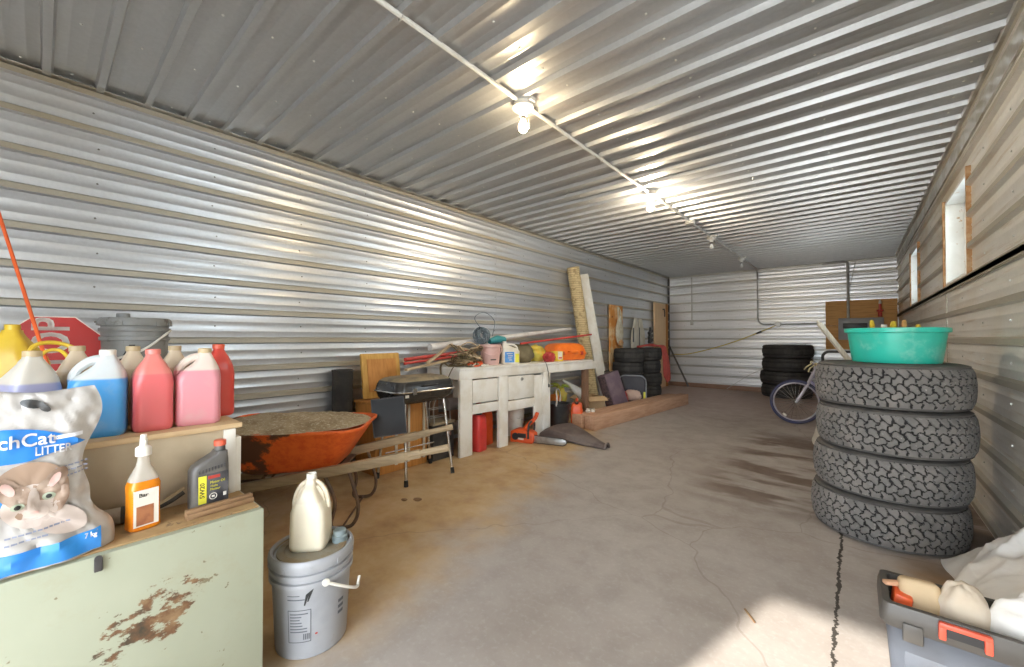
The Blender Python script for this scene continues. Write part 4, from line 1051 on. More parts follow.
# ------------------------------------------------------------------ stovepipe, leaning boards and grill
mb = MB('black_matte'); mb.lathe([(.082, 0), (.087, .003), (.087, .88), (.090, .885), (.090, .90), (.084, .90), (.080, .86), (.080, .01)], (-3.475, 1.752, 0), 36, False); mb.box((-3.391, 1.752, .45), (.004, .012, .86))
solo(mb, 'stove_pipe', 'black stovepipe standing upright against the wall behind the wheelbarrow', 'pipe', (-3.475, 1.752, 0))
wood('yellow_wood', (.62, .36, .09), (.52, .28, .06), 2, 3)
wood('orange_wood', (.56, .25, .06), (.46, .19, .04), 2, 3)
root = thing('wooden_chest', 'orange stained wooden chest behind the black barbecue', 'chest', (-3.28, 2.08, 0))
mb = MB('orange_wood'); mb.box((-3.28, 2.13, .30), (.34, .54, .60), bev=.006); part(mb, 'body', root)
mb = MB('orange_wood'); mb.box((-3.28, 2.13, .612), (.37, .56, .024), bev=.006); part(mb, 'lid', root)
mb = MB('pale_stick')
for y in (2.06, 2.19, 2.36): mb.box((-3.103, y, .33), (.012, .022, .54))
part(mb, 'batten', root, label='pale vertical battens')
root = thing('varnished_board', 'yellow varnished wooden panel leaning on the wall on top of the orange chest', 'board', (-3.40, 2.07, .624))
mb = MB('yellow_wood'); mb.box((-3.385, 2.085, .835), (.03, .40, .41), (0, R(-9), 0), bev=.008); part(mb, 'board', root)
mb = MB('orange_wood'); mb.box((-3.366, 2.085, .84), (.004, .30, .30), (0, R(-9), 0), bev=.001); part(mb, 'inset', root)
mat('dark_navy', (.012, .014, .02), (.018, .02, .026), rough=.5)
root = thing('flat_case', 'flat black panel standing on the far wheelbarrow handle in front of the orange chest', 'panel', (-2.705, 1.73, .43))
RT = Euler((R(4), R(-14), R(-28))).to_matrix()
mb = MB('dark_navy'); mb.box((-2.705, 1.73, .584), (.028, .24, .28), RT, bev=.006); part(mb, 'board', root)
mb = MB('dark_steel')
for dx, dz, w_, h_ in ((0, .138, .24, .008), (0, -.138, .24, .008)): mb.box(Vector((-2.705, 1.73, .584))+RT @ Vector((.0, 0, dz)), (.032, w_, h_), RT)
for dy in (-.118, .118): mb.box(Vector((-2.705, 1.73, .584))+RT @ Vector((0, dy, 0)), (.032, .006, .28), RT)
part(mb, 'edge_strip', root)

mat('grill_black', (.02, .02, .021), (.04, .036, .032), scale=5, rough=.22)
mat('grill_dusty', (.30, .235, .145), (.17, .135, .09), scale=9, rough=.8)
gx, gy = -2.92, 2.13
root = thing('barbecue_grill', 'black portable barbecue with a dusty lid on chrome legs beside the workbench', 'grill', (gx, gy, 0))
def gr(z, hx, hy, r=.07): return rrect(hx, hy, r, z, (gx, gy), 6)
mb = MB('grill_black'); mb.loft([gr(.635, .12, .22), gr(.645, .15, .25), gr(.69, .185, .285), gr(.735, .195, .295), gr(.742, .20, .30)]); part(mb, 'firebox', root)
mb = MB('grill_black', 'grill_dusty'); mb.loft([gr(.745, .20, .30), gr(.755, .198, .298), gr(.80, .19, .288), gr(.825, .178, .276)]); mb.mat(1).loft([gr(.8252, .178, .276), gr(.845, .155, .25), gr(.855, .12, .215), gr(.86, .06, .15, .05), gr(.861, .01, .05, .009)]); part(mb, 'lid', root)
mb = MB('chrome'); mb.tube([Vector((p[0], p[1], .744)) for p in rrect(.206, .306, .075, 0, (gx, gy), 6)], .0065, 6, closed=True); part(mb, 'rim_wire', root)
mb = MB('black_plastic'); mb.tube(bez([(gx+.19, gy-.07, .785), (gx+.215, gy-.06, .79), (gx+.215, gy+.06, .79), (gx+.19, gy+.07, .785)], 4), .008, 6); part(mb, 'lid_handle', root)
mb = MB('chrome')
for k in (-1, 1): mb.box((gx+.205, gy-.16+k*.0, .748), (.02, .035, .05))
part(mb, 'latch', root)
mb = MB('cap_white'); mb.box((gx+.192, gy-.22, .712), (.004, .032, .022), (0, 0, 0)); part(mb, 'sticker', root)
mb = MB('grill_black'); mb.tube(bez([(gx+.0, gy-.29, .70), (gx+.0, gy-.34, .69), (gx+.06, gy-.34, .69), (gx+.06, gy-.29, .70)], 4), .009, 6); mb.box((gx+.1, gy-.30, .665), (.08, .02, .03)); part(mb, 'side_handle', root)
for x, y, x1, y1 in ((gx+.135, gy-.20, -2.722, 1.897), (gx+.135, gy+.20, -2.697, 2.354), (gx-.13, gy-.20, -3.07, 1.86), (gx-.13, gy+.20, -3.06, 2.40)):
    mb = MB('chrome'); mb.cyl((x, y, .655), (x1, y1, .03), .012, n=10); lg = part(mb, 'leg', root)
    mb = MB('rubber_tip'); d_ = (Vector((x1, y1, .03))-Vector((x, y, .655))).normalized(); mb.cyl(Vector((x1, y1, .05)), Vector((x1, y1, .05))+d_*.048, .016, .017, 10); sub(mb, 'foot', lg, root)
mb = MB('chrome'); mb.tube([(-2.99, 1.88, .22), (-2.98, 2.38, .22)], .006, 6); part(mb, 'cross_wire', root)

root = thing('tool_chest', 'black box with a tan top on the floor beside the left leg of the workbench', 'tool box', (-3.25, 2.575, 0))
mb = MB('black_matte'); mb.box((-3.25, 2.575, .17), (.36, .27, .34), bev=.012); part(mb, 'body', root)
mb = MB('grill_dusty'); mb.box((-3.25, 2.575, .352), (.38, .29, .022), bev=.004); part(mb, 'lid', root, label='dusty tan lid')
mb = MB('dark_steel'); mb.tube(arc((-3.06, 2.575, .20), .04, 0, 180, 8, 'yz'), .006, 6); part(mb, 'handle', root)
mb = MB('chrome'); mb.box((-3.066, 2.645, .25), (.012, .03, .05), bev=.003); part(mb, 'latch', root)
root = thing('wire_rack', 'bent wire rack standing on the black tool box under the barbecue', 'rack', (-3.05, 2.52, 0))
mb = MB('grey_conduit')
for x in (-3.0, -2.93): mb.tube(bez([(x, 2.42, .365), (x, 2.42, .55), (x+.01, 2.5, .62), (x, 2.6, .55), (x, 2.62, .365)], 5), .004, 5)
mb.v = [v+Vector((-.14, .035, 0)) for v in mb.v]
for z in (.42, .50): mb.tube([(-3.14, 2.41, z), (-3.07, 2.41, z), (-3.07, 2.61, z), (-3.14, 2.61, z)], .003, 5, closed=True)
part(mb, 'frame', root); root.location.z = 0

# ------------------------------------------------------------------ workbench
BA = R(-4.0); BOg = Vector((-2.96, 2.69, 0))
def bw(x, y, z): return BOg+Matrix.Rotation(BA, 3, 'Z') @ Vector((x, y, z))
root = thing('workbench', 'long white painted workbench with two drawers along the left wall', 'workbench', BOg, BA)
LB = 2.32; TB = .882; DB = .60
mb = MB('white_paint'); mb.box((-DB/2, LB/2, TB-.012), (DB+.02, LB+.02, .024), bev=.004); part(mb, 'top', root, False)
mb = MB('white_paint'); mb.box((-.012, .345+.30, TB-.07), (.024, 1.31, .092), bev=.003); mb.box((-DB/2, .012, TB-.07), (DB-.05, .024, .092)); mb.box((-.014, 1.86, TB-.076), (.024, 1.10+.02, .104), bev=.003); part(mb, 'apron', root, False)
for y0, y1, nm in ((0, .155, 0), (.53, .665, 0), (1.12, 1.40, 1)):
    mb = MB('white_paint')
    if nm: mb.box((-.02, 1.335, (TB-.116)/2), (.04, .13, TB-.116), bev=.003); mb.box((-.03, 1.195, .40), (.02, .15, .68), bev=.002); mb.box((-.03, 1.195, .03), (.02, .15, .06))
    else: mb.box((-.02, (y0+y1)/2, (TB-.116)/2), (.04, y1-y0, TB-.116), bev=.003)
    part(mb, 'leg', root, False)
wood('brown_wood', (.25, .14, .08), (.18, .10, .06), 2, 4)
for y in (.06, 1.25):
    mb = MB('brown_wood'); mb.box((-DB+.05, y, (TB-.03)/2), (.08, .08, TB-.03), bev=.003); part(mb, 'leg', root, False, label='bare brown wooden post')
mb = MB('brown_wood'); mb.box((-.10, LB-.025, (TB-.03)/2), (.08, .07, TB-.03), bev=.003); part(mb, 'leg', root, False, label='bare brown wooden post')
for y0, y1, z0, z1 in ((.165, .525, .512, .758), (.675, 1.115, .488, .762)):
    mb = MB('white_paint'); mb.box((-.024, (y0+y1)/2, (z0+z1)/2), (.022, y1-y0-.012, z1-z0-.010), bev=.003); mb.box((-.20, (y0+y1)/2, (z0+z1)/2), (.33, y1-y0-.04, z1-z0-.06)); dr = part(mb, 'drawer', root, False)
    if y0 > .5: mb = MB('grey_conduit'); mb.cyl((-.013, .90, .715), (-.006, .90, .715), .020, n=14); mb.cyl((-.006, .90, .715), (.010, .90, .715), .007, n=8); sub(mb, 'knob', dr, root, False)
mb = MB('white_paint'); mb.box((-.02, .345, .455), (.036, .37, .095), bev=.003); mb.box((-.02, .89, .43), (.036, .45, .105), bev=.003); part(mb, 'rail', root, False)
mb = MB('brown_wood'); mb.box((-DB+.03, .65, .30), (.02, 1.2, .12)); part(mb, 'back_rail', root, False)
mb = MB('black_plastic'); mb.tube(bez([bw(.004, 1.30, TB+.006), bw(.012, 1.31, TB-.02), bw(.010, 1.35, TB-.12), bw(.012, 1.36, TB-.22), bw(.010, 1.36, TB-.26)], 5), .004, 5); mb.cyl(bw(.010, 1.36, TB-.26), bw(.010, 1.36, TB-.30), .010, n=8)
solo(mb, 'hanging_lead', 'thin black cord hanging over the front edge of the workbench', 'cord', tuple(bw(.004, 1.30, TB)))

# things under the bench
mat('gas_red', (.62, .045, .04), (.52, .04, .035), rough=.4)
mat('gas_orange', (.80, .12, .03), (.70, .09, .02), rough=.4)
def gas_can(label, x, y, rz, m_, w=.17, d=.27, h=.36, group='red fuel cans in and around the workbench'):
    t = thing('gas_can', label, 'fuel can', (x, y, 0), rz, group)
    mb = MB(m_); mb.loft([rrect(d/2*k, w/2*k2, .035, z, n=4) for z, k, k2 in ((0, .95, .92), (.008, 1, 1), (h*.55, 1, 1), (h*.8, .98, .98), (h*.9, .88, .9), (h*.94, .75, .8))]); part(mb, 'body', t, False)
    mb = MB(m_); mb.tube(bez([(-d*.30, 0, h*.92), (-d*.26, 0, h*1.06), (d*.05, 0, h*1.08), (d*.12, 0, h*.93)], 5), .016, 8); part(mb, 'handle', t, False)
    mb = MB('black_plastic'); mb.cyl((d*.26, 0, h*.92), (d*.30, 0, h*1.0), .03, .028, 14); part(mb, 'cap', t, False)
    for s2 in (-1, 1):
        mb = MB(m_); mb.tube([(-.07, s2*(w/2-.002), .07), (.07, s2*(w/2-.002), h*.66)], .006, 5); mb.tube([(.07, s2*(w/2-.002), .07), (-.07, s2*(w/2-.002), h*.66)], .006, 5)
        part(mb, 'embossing', t, False)
    return t
gas_can('red fuel can just behind the left leg of the workbench', -3.10, 3.00, R(12), 'gas_red', .16, .27, .40)
gas_can('darker orange fuel can second from the left leg under the workbench', -3.22, 3.24, R(6), 'gas_orange', .16, .25, .40)
gas_can('orange fuel can in front of the cardboard box at the end of the workbench', -2.86, 4.70, R(-60), 'gas_orange', .15, .19, .33)
gas_can('narrow orange can beside the dark pan under the open end of the workbench', -3.17, 4.27, R(-20), 'gas_orange', .12, .18, .40)
root = thing('white_pail', 'white pail under the workbench behind the chainsaw', 'pail', (-3.22, 3.80, 0))
mb = MB('cap_white'); mb.lathe([(0, .004), (.115, .004), (.118, 0), (.142, .33), (.148, .335), (.148, .36), (.142, .362), (.139, .34), (.115, .02), (0, .02)], (-3.22, 3.80, 0), 32, False); part(mb, 'body', root)
mb = MB('chrome'); mb.tube(bez([(-3.22, 3.655, .33), (-3.14, 3.70, .24), (-3.07, 3.80, .20), (-3.14, 3.90, .24), (-3.22, 3.945, .33)], 4), .003, 5); part(mb, 'bail_handle', root)

# chainsaw: body between the posts, bar pointing out
mat('saw_orange', (.74, .11, .02), (.62, .08, .02), scale=9, rough=.45)
mat('saw_bar', (.42, .43, .43), (.30, .30, .29), scale=12, rough=.35, metal=.7)
root = thing('chainsaw', 'orange chainsaw on the floor under the workbench, bar pointing right', 'chainsaw', (-2.86, 3.60, 0), R(14))
mb = MB('saw_orange'); mb.prism([(-.17, .0), (.10, .0), (.12, .03), (.12, .11), (.08, .135), (-.10, .15), (-.17, .12)], -.065, .065, 'xz', .014); part(mb, 'body', root, False)
mb = MB('black_plastic'); mb.box((-.02, -.068, .085), (.10, .012, .05), bev=.004); mb.cyl((-.10, -.06, .07), (-.10, -.078, .07), .04, n=16); part(mb, 'starter_cover', root, False)
mb = MB('saw_orange'); mb.tube(bez([(-.02, .0, .14), (.03, .0, .20), (.10, .02, .27), (.13, .03, .34)], 5), .022, 8, rs=None); part(mb, 'rear_handle', root, False)
mb = MB('black_plastic'); mb.tube(bez([(.06, -.075, .06), (.07, -.085, .20), (.07, 0, .24), (.07, .085, .20), (.06, .075, .06)], 5), .012, 8); part(mb, 'front_handle', root, False)
mb = MB('saw_bar'); mb.prism([(.10, .035), (.45, .040), (.485, .055), (.495, .075), (.485, .095), (.45, .11), (.10, .115)], -.036, -.030, 'xz', .001); mb.v = [v+Vector((0, 0, -.02)) for v in mb.v]; part(mb, 'guide_bar', root, False)
mb = MB('dark_steel'); pts = [(.10, .115), (.45, .112), (.485, .098), (.498, .075), (.485, .052), (.45, .038), (.10, .033)]; mb.tube([(x, -.033, z-.02) for x, z in pts], .006, 5)
part(mb, 'chain', root, False)
mb = MB('cap_white'); mb.box((-.03, -.0765, .05), (.07, .003, .018)); part(mb, 'name_plate', root, False)

# dark plastic scoop lying face down
mat('scoop_plastic', (.10, .075, .068), (.17, .135, .12), scale=5, rough=.6)
root = thing('snow_scoop', 'dark brown plastic scoop lying face down in front of the workbench', 'scoop', (-2.5, 4.0, 0))
a0, a1, tp = Vector((-2.86, 3.88, .0)), Vector((-2.78, 4.40, .0)), Vector((-2.02, 3.93, .0))
def sc(s, w, dz=0):   # s 0 wide end .. 1 tip, w -1 front .. 1 back
    half = .26*(1-s)**1.1+.045; c_ = (a0+a1)/2*(1-s)+tp*s
    side = (a1-a0).normalized()*(1-s)+Vector((.08, .99, 0))*s
    z = (.155*(1-s)+.06*s)*(1-.42*abs(w)**2.6)+.012*math.sin(s*5)-(.05*max(0, .12-s)/.12)
    if abs(w) > .999: z -= .055*(1-s)+.02
    return c_+side*w*half+Vector((0, 0, max(.004, z+dz)))
mb = MB('scoop_plastic'); secs = []
for i in range(15):
    s = i/14; up_ = [sc(s, w) for w in np.linspace(-1, 1, 17)]; lo_ = [sc(s, w, -.009) for w in np.linspace(1, -1, 17)]; secs.append(up_+lo_)
mb.loft(secs); part(mb, 'scoop', root)
mb = MB('scoop_plastic'); mb.tube([sc(s, -1, .012) for s in np.linspace(0, 1, 12)]+[sc(1, w, .012) for w in np.linspace(-1, 1, 5)]+[sc(s, 1, .012) for s in np.linspace(1, 0, 12)], .013, 7); part(mb, 'rolled_edge', root)

# clutter under the open end
root = thing('dark_pan', 'black pan with a white hoop handle under the open end of the workbench', 'pan', (-3.02, 4.50, 0))
mb = MB('black_plastic'); mb.lathe([(0, .0), (.12, 0), (.155, .30), (.162, .302), (.162, .32), (.155, .32), (.15, .30), (.118, .015), (0, .015)], (-3.02, 4.50, 0), 28, False); part(mb, 'body', root)
mb = MB('cap_white'); mb.tube(bez([(-2.96, 4.36, .30), (-2.93, 4.33, .40), (-3.0, 4.42, .49), (-3.06, 4.56, .49), (-3.10, 4.66, .40), (-3.09, 4.64, .31)], 5), .010, 7); part(mb, 'hoop_handle', root)
mat('cardboard', (.56, .39, .22), (.50, .34, .18), scale=4, rough=.85)
root = thing('cardboard_box', 'small tan cardboard box with an open flap beyond the orange fuel can', 'box', (-3.10, 5.45, 0))
RZ = Euler((0, 0, R(-28))).to_matrix()
mb = MB('cardboard'); c_ = Vector((-3.10, 5.45, .15))
for dx, dy, w_, d_ in ((.17, 0, .008, .34), (-.17, 0, .008, .34), (0, .17, .34, .008), (0, -.17, .34, .008)): mb.box(c_+RZ @ Vector((dx, dy, 0)), (w_, d_, .30), RZ)
mb.box(c_+Vector((0, 0, -.145)), (.34, .34, .008), RZ); part(mb, 'carton', root)
for dy, an in ((-.20, 28), (.20, -20)):
    mb = MB('cardboard'); mb.box(c_+RZ @ Vector((0, dy, .155-.02)), (.34, .10, .006), RZ @ Euler((R(an), 0, 0)).to_matrix()); part(mb, 'flap', root)
mb = MB('cardboard'); mb.box(c_+RZ @ Vector((.215, 0, .135)), (.12, .33, .006), RZ @ Euler((0, R(25), 0)).to_matrix()); part(mb, 'flap', root)
mb = MB('cap_white'); mb.box(c_+RZ @ Vector((.1755, -.06, -.04)), (.003, .10, .07), RZ); part(mb, 'label', root)
mat('bag_yellow', (.74, .52, .06), (.60, .56, .12), scale=9, rough=.45)
mat('bag_orange', (.78, .22, .03), (.70, .15, .02), scale=9, rough=.5)
mat('leaf_green', (.36, .46, .06), (.50, .50, .08), rough=.6)
def lump(nm, label, cat, c, r, m_, seed, amp=.22, f=2.3, n=28):
    mb = MB(m_); mb.ball((c[0], c[1], c[2]), r, n, n*2//3, lambda d: (1+amp*noise.noise(d*f+Vector((seed, seed*.7, 3)))+amp*.4*noise.noise(d*f*2.7+Vector((seed, 1, 3)))))
    zmin = min(v.z for v in mb.v)
    if zmin < c[2]-r[2]*.98 or True:
        base = c[2]-r[2]*.85
        for v in mb.v:
            if v.z < base: v.z = base
    return solo(mb, nm, label, cat, (c[0], c[1], c[2]-r[2]*.85), smooth=60)
root = thing('plastic_crate', 'dark crate holding bright bags under the open end of the workbench', 'crate', (-3.24, 4.80, 0))
mb = MB('black_plastic'); mb.box((-3.28, 4.78, .11), (.26, .34, .22), (0, 0, R(-10)), bev=.01); part(mb, 'crate_body', root)
lump('plastic_bag', 'orange plastic bag on the dark crate under the workbench', 'bag', (-3.22, 4.70, .30), (.10, .10, .10), 'bag_orange', 5)
lump('plastic_bag', 'yellow bag on top of the orange one under the open end of the workbench', 'bag', (-3.27, 4.91, .335), (.10, .10, .135), 'bag_yellow', 8)
mb = MB('leaf_green')
for k in range(9):
    a = rng.uniform(0, 6.28); p = Vector((-3.26, 4.90, .46)); e = p+Vector((.13*math.cos(a), .17*math.sin(a), rng.uniform(0, .07)))
    mb.tube([p, p*.5+e*.5+Vector((0, 0, .03)), e], .014, 5, rs=[.008, .02, .003])
solo(mb, 'dry_plant', 'yellow green leaves on top of the yellow bag under the workbench', 'plant', (-3.26, 4.90, .45))
mb = MB('cap_white'); mb.cyl((-3.30, 5.03, .56), (-3.06, 5.20, .35), .015, .075, 18); solo(mb, 'paper_cone', 'pale paper cone lying over the cardboard box at the end of the workbench', 'paper cone', (-3.1, 5.2, .30))

# ------------------------------------------------------------------ on top of the bench
ZB = TB+.0008
mat('pale_pink', (.66, .42, .38), (.58, .36, .32), rough=.4)
c0 = tuple(bw(-.22, .60, ZB)); root = thing('pink_pail', 'dusty pink pail on the workbench, left of the white jug', 'pail', c0)
mb = MB('pale_pink'); mb.lathe([(0, 0), (.098, 0), (.116, .19), (.124, .195), (.124, .225), (.116, .228), (.113, .2), (.095, .012), (0, .012)], c0, 30, False); part(mb, 'body', root)
mb = MB('pale_pink'); mb.tube([Vector(c0)+Vector((.128*math.cos(a), .128*math.sin(a), .205-.10*math.sin((a+2.0)/3.0*math.pi)*1.0)) for a in np.linspace(-2.0, 1.0, 14)], .006, 6); part(mb, 'bail_handle', root)
mb = MB('cat_dark'); mb.box(Vector(c0)+Vector((.093, -.048, .06)), (.006, .065, .012), (0, 0, R(-27))); part(mb, 'dark_mark', root)
mat('label_blue', (.05, .22, .58), (.10, .30, .62), scale=30, rough=.4)
jx = tuple(bw(-.16, .855, ZB)); t = thing('bleach_jug', 'white plastic jug with a blue label on the workbench', 'jug', jx, R(-35))
mb = MB('cap_white'); mb.loft([rrect(.062*k, .105*k2, .03*k2, z, (0, oy_), 5) for z, k, k2, oy_ in ((0, .95, .95, 0), (.008, 1, 1, 0), (.15, 1, 1, 0), (.18, .9, .8, -.015), (.205, .6, .45, -.05), (.225, .38, .24, -.065), (.24, .36, .22, -.065))]); b_ = part(mb, 'body', t, False)
mb = MB('cap_white'); mb.tube(bez([(0, -.05, .222), (0, .02, .225), (0, .075, .20), (0, .09, .16)], 5), .012, 8); sub(mb, 'handle', b_, t, False)
mb = MB('cap_white'); mb.lathe([(0, .24), (.024, .24), (.024, .262), (0, .264)], (0, -.065, 0), 14); part(mb, 'cap', t, False)
mb = MB('label_blue', 'cap_white', 'label_yellow'); mb.box((.0625, -.02, .08), (.002, .11, .12)); mb.mat(1)
for k in range(4): mb.box((.0638, -.02+.01*(k % 2), .12-.024*k), (.001, .07-.012*k, .008))
mb.mat(2).box((.0632, .07, .07), (.002, .045, .10)); part(mb, 'label', t, False)
mat('olive_cloth', (.13, .11, .06), (.20, .16, .09), scale=8, rough=.8, bmp=.3, bscale=30)
mat('teal_plastic', (.04, .26, .28), (.06, .34, .42), rough=.5)
p = bw(-.27, 1.16, ZB+.105); lump('canvas_bag', 'olive canvas bag on the workbench right of the white jug', 'bag', tuple(p), (.14, .20, .125), 'olive_cloth', 11, .16)
p = bw(-.39, .87, ZB+.21); root = thing('folded_cloth', 'teal and blue rolled cloth on a tin behind the pink pail', 'cloth', (p.x, p.y, ZB))
mb = MB('teal_plastic'); mb.tube([(p.x, p.y-.14, p.z+.05), (p.x, p.y, p.z+.075), (p.x, p.y+.13, p.z+.07)], .045, 10, rs=[.03, .05, .035]); part(mb, 'roll', root)
mb = MB('dark_steel'); mb.lathe([(0, 0), (.09, 0), (.09, .235), (0, .235)], (p.x, p.y, ZB), 20); part(mb, 'tin', root)
p = bw(-.36, 1.53, ZB+.09); lump('plastic_bag', 'crumpled yellow bag on the workbench left of the orange case', 'bag', tuple(p), (.11, .17, .115), 'bag_yellow', 21, .25)
p = bw(-.10, 1.50, ZB+.055); lump('rag', 'red brown rag on the workbench in front of the yellow bag', 'rag', tuple(p), (.07, .10, .065), 'red_rubber', 31, .3)
root = thing('small_carton', 'small yellow carton with a white label beside the orange case', 'box', tuple(bw(-.10, 1.66, ZB)), BA+R(-20))
mb = MB('yellow_plastic'); mb.box((0, 0, .065), (.09, .13, .13), bev=.003); part(mb, 'carton', root, False)
mb = MB('cap_white'); mb.box((.0455, .02, .075), (.002, .065, .10)); part(mb, 'label', root, False)
mb = MB('red_paint'); mb.box((.0470, .02, .045), (.002, .05, .02)); part(mb, 'red_print', root, False)
mat('case_orange', (.86, .20, .02), (.76, .15, .015), rough=.38)
t = thing('orange_case', 'bright orange plastic tool case at the far end of the workbench', 'case', tuple(bw(-.26, 2.03, ZB)), BA+R(-12))
mb = MB('case_orange'); mb.loft([rrect(hx, hy, .06, z, n=5) for z, hx, hy in ((0, .13, .25), (.01, .15, .27), (.075, .165, .285), (.085, .172, .292), (.095, .172, .292), (.105, .165, .285), (.19, .14, .26), (.22, .11, .22), (.232, .06, .15))]); part(mb, 'shell', t, False)
mb = MB('case_orange'); mb.tube(bez([(.15, -.07, .12), (.20, -.06, .12), (.20, .06, .12), (.15, .07, .12)], 4), .012, 8); part(mb, 'handle', t, False)
mb = MB('red_paint')
for y in (-.17, .17): mb.box((.170, y, .095), (.02, .04, .05), bev=.004)
part(mb, 'latch', t, False)

# pipes, slats and cords
wood('slat_wood', (.55, .42, .27), (.45, .33, .2), 1, 4)
mat('pole_white', (.72, .70, .68), (.6, .56, .54), rough=.45)
mat('pole_red', (.56, .055, .04), (.42, .05, .04), scale=9, rough=.45)
def pole(label, a, b, r, m_, r1=None, square=False, cat='pole'):
    mb = MB(m_)
    if square: mb.bar(a, b, r*2, r*1.2)
    else: mb.cyl(a, b, r, r1, 10)
    return solo(mb, 'pole' if cat == 'pole' else 'wood_lath', label, cat, a)
pole('white tapered pole lying along the wall behind the workbench clutter', (-3.40, 2.66, 1.085), (-3.46, 5.50, 1.33), .04, 'pole_white', .026)
pole('thick red pole sticking out left over the barbecue from the workbench', (-3.24, 2.24, .978), (-3.31, 3.16, 1.035), .018, 'pole_red')
pole('lower red pole sticking out left over the barbecue, under the thick one', (-3.19, 2.20, .945), (-3.28, 3.12, 1.0), .012, 'pole_red')
pole('long red pole lying over the bags and the orange case', (-3.06, 3.75, 1.115), (-2.93, 5.22, 1.235), .013, 'pole_red')
pole('pale wood slat sticking out left over the barbecue below the red poles', (-3.12, 2.17, .892), (-3.34, 3.1, .975), .018, 'slat_wood', square=True, cat='slat')
pole('short pale wood slat crossing over the red poles', (-3.08, 2.38, .945), (-3.355, 2.92, 1.115), .016, 'slat_wood', square=True, cat='slat')
mat('cord_brown', (.17, .125, .055), (.09, .06, .03), scale=15, rough=.7)
def tangle(nm, label, cat, c, r, m_, n, th, seed, squash=.35, mix=None):
    q = random.Random(seed); mb = MB(m_, mix or m_); base = c[2]
    for k in range(n):
        cc = Vector((c[0]+q.uniform(-.35, .35)*r[0], c[1]+q.uniform(-.5, .5)*r[1], base+th+q.uniform(0, 1)*r[2]*.7))
        rad = q.uniform(.45, .8); ph = q.uniform(0, 6.28); tl = q.uniform(-squash, squash); tl2 = q.uniform(-squash, squash)
        pts = []
        for i in range(20):
            a = 2*math.pi*i/20+ph; x, y = math.cos(a)*r[0]*rad, math.sin(a)*r[1]*rad*.7
            pts.append((cc.x+x, cc.y+y, max(base+th, cc.z+x*tl+y*tl2+.012*math.sin(3*a+k))))
        mb.mat(1 if k % 3 == 2 else 0).tube(pts, th, 6, closed=True)
    return solo(mb, nm, label, cat, (c[0], c[1], base))
p = bw(-.24, .24, ZB); tangle('cord_tangle', 'tangle of brown cords and wire at the left end of the workbench', 'cord', (p.x, p.y, p.z), (.20, .22, .24), 'cord_brown', 26, .007, 4, .55, 'slat_wood')
p = bw(-.13, .33, ZB); tangle('coiled_lead', 'small orange and white cord coil in front of the brown tangle', 'cord', (p.x, p.y, p.z), (.08, .16, .05), 'gas_orange', 6, .008, 9, .25, 'cap_white')
mb = MB('cord_brown')
for dy, dz in ((0, 0), (.03, .05), (.05, -.02)): mb.tube(bez([bw(-.30, .10+dy, ZB+.06), bw(-.28, -.03+dy*.3, ZB+.03), bw(-.27, -.045+dy*.2, ZB-.08), bw(-.22, -.05, ZB-.22+dz), bw(-.19, -.05, ZB-.40+dz)], 6), .006, 6)
mb.tube(bez([bw(-.12, .12, ZB+.03), bw(-.08, -.02, ZB+.015), bw(-.16, -.045, ZB-.12), bw(-.27, -.05, ZB-.2), bw(-.20, -.055, ZB-.34)], 6), .005, 6)
solo(mb, 'loose_cords', 'brown cords hanging over the left end of the workbench', 'cord', tuple(bw(-.28, .0, ZB)))
mat('wire_blue', (.13, .17, .20), (.22, .27, .30), scale=20, rough=.5)
p = bw(-.37, .60, ZB+.20)
mb = MB('wire_blue'); q = random.Random(5)
for k in range(16):
    M_ = Euler((q.uniform(0, 6), q.uniform(0, 6), q.uniform(0, 6))).to_matrix(); rr = q.uniform(.06, .10)
    mb.tube([p+Vector((0, 0, .13))+M_ @ Vector((rr*math.cos(a), rr*math.sin(a), .01*math.sin(3*a))) for a in np.linspace(0, 6.283, 17)[:-1]], .006, 5, closed=True)
mb.tube(bez([p+Vector((0, 0, .20)), p+Vector((-.01, -.10, .33)), p+Vector((0, .05, .40)), p+Vector((0, .22, .30)), p+Vector((.02, .16, .12))], 6), .004, 5)
mb.tube([p+Vector((0, 0, -.199)), p+Vector((0, 0, .10))], .02, 8)
solo(mb, 'wire_bundle', 'bundle of blue grey wire standing at the wall behind the pink pail', 'wire', (p.x, p.y, ZB))

# ------------------------------------------------------------------ leaning tube and board, timbers, suitcase
def rough_mat():
    m, nt, b = nodes('bark_tube'); v = coords(nt)
    w_ = nt.nodes.new('ShaderNodeTexWave'); w_.wave_type = 'BANDS'; w_.bands_direction = 'Z'; w_.inputs['Scale'].default_value = 9; w_.inputs['Distortion'].default_value = 2.5; w_.inputs['Detail'].default_value = 3
    nt.links.new(v, w_.inputs['Vector'])
    c = mixc(nt, w_.outputs['Fac'], (.46, .36, .19), (.62, .50, .29)); c = mixc(nt, maprange(nt, noise_n(nt, v, 20, 4), .5, .7), c, (.30, .22, .11))
    nt.links.new(c, b.inputs['Base Color']); b.inputs['Roughness'].default_value = .85; bump(nt, b, w_.outputs['Fac'], .5, .01); MATS['bark_tube'] = m
rough_mat()
mb = MB('bark_tube'); A, B = Vector((-3.30, 5.98, .0)), Vector((-3.475, 5.60, 2.33)); n_ = 40
rs = [.100*(1+.05*noise.noise(Vector((i*.8, 0, 0)))) for i in range(n_+1)]
mb.tube([A+(B-A)*(i/n_) for i in range(n_+1)], .1, 20, rs=rs)
for v in mb.v: v.z = max(v.z, 0)
solo(mb, 'rolled_mat', 'tall rolled straw coloured mat leaning on the left wall past the workbench', 'roll', (-3.28, 6.02, 0))
mb = MB('white_paint'); mb.bar((-3.28, 6.36, .012), (-3.485, 5.94, 2.26), .17, .03, (.8, -.6, .1), .003)
for v in mb.v: v.z = max(v.z, 0)
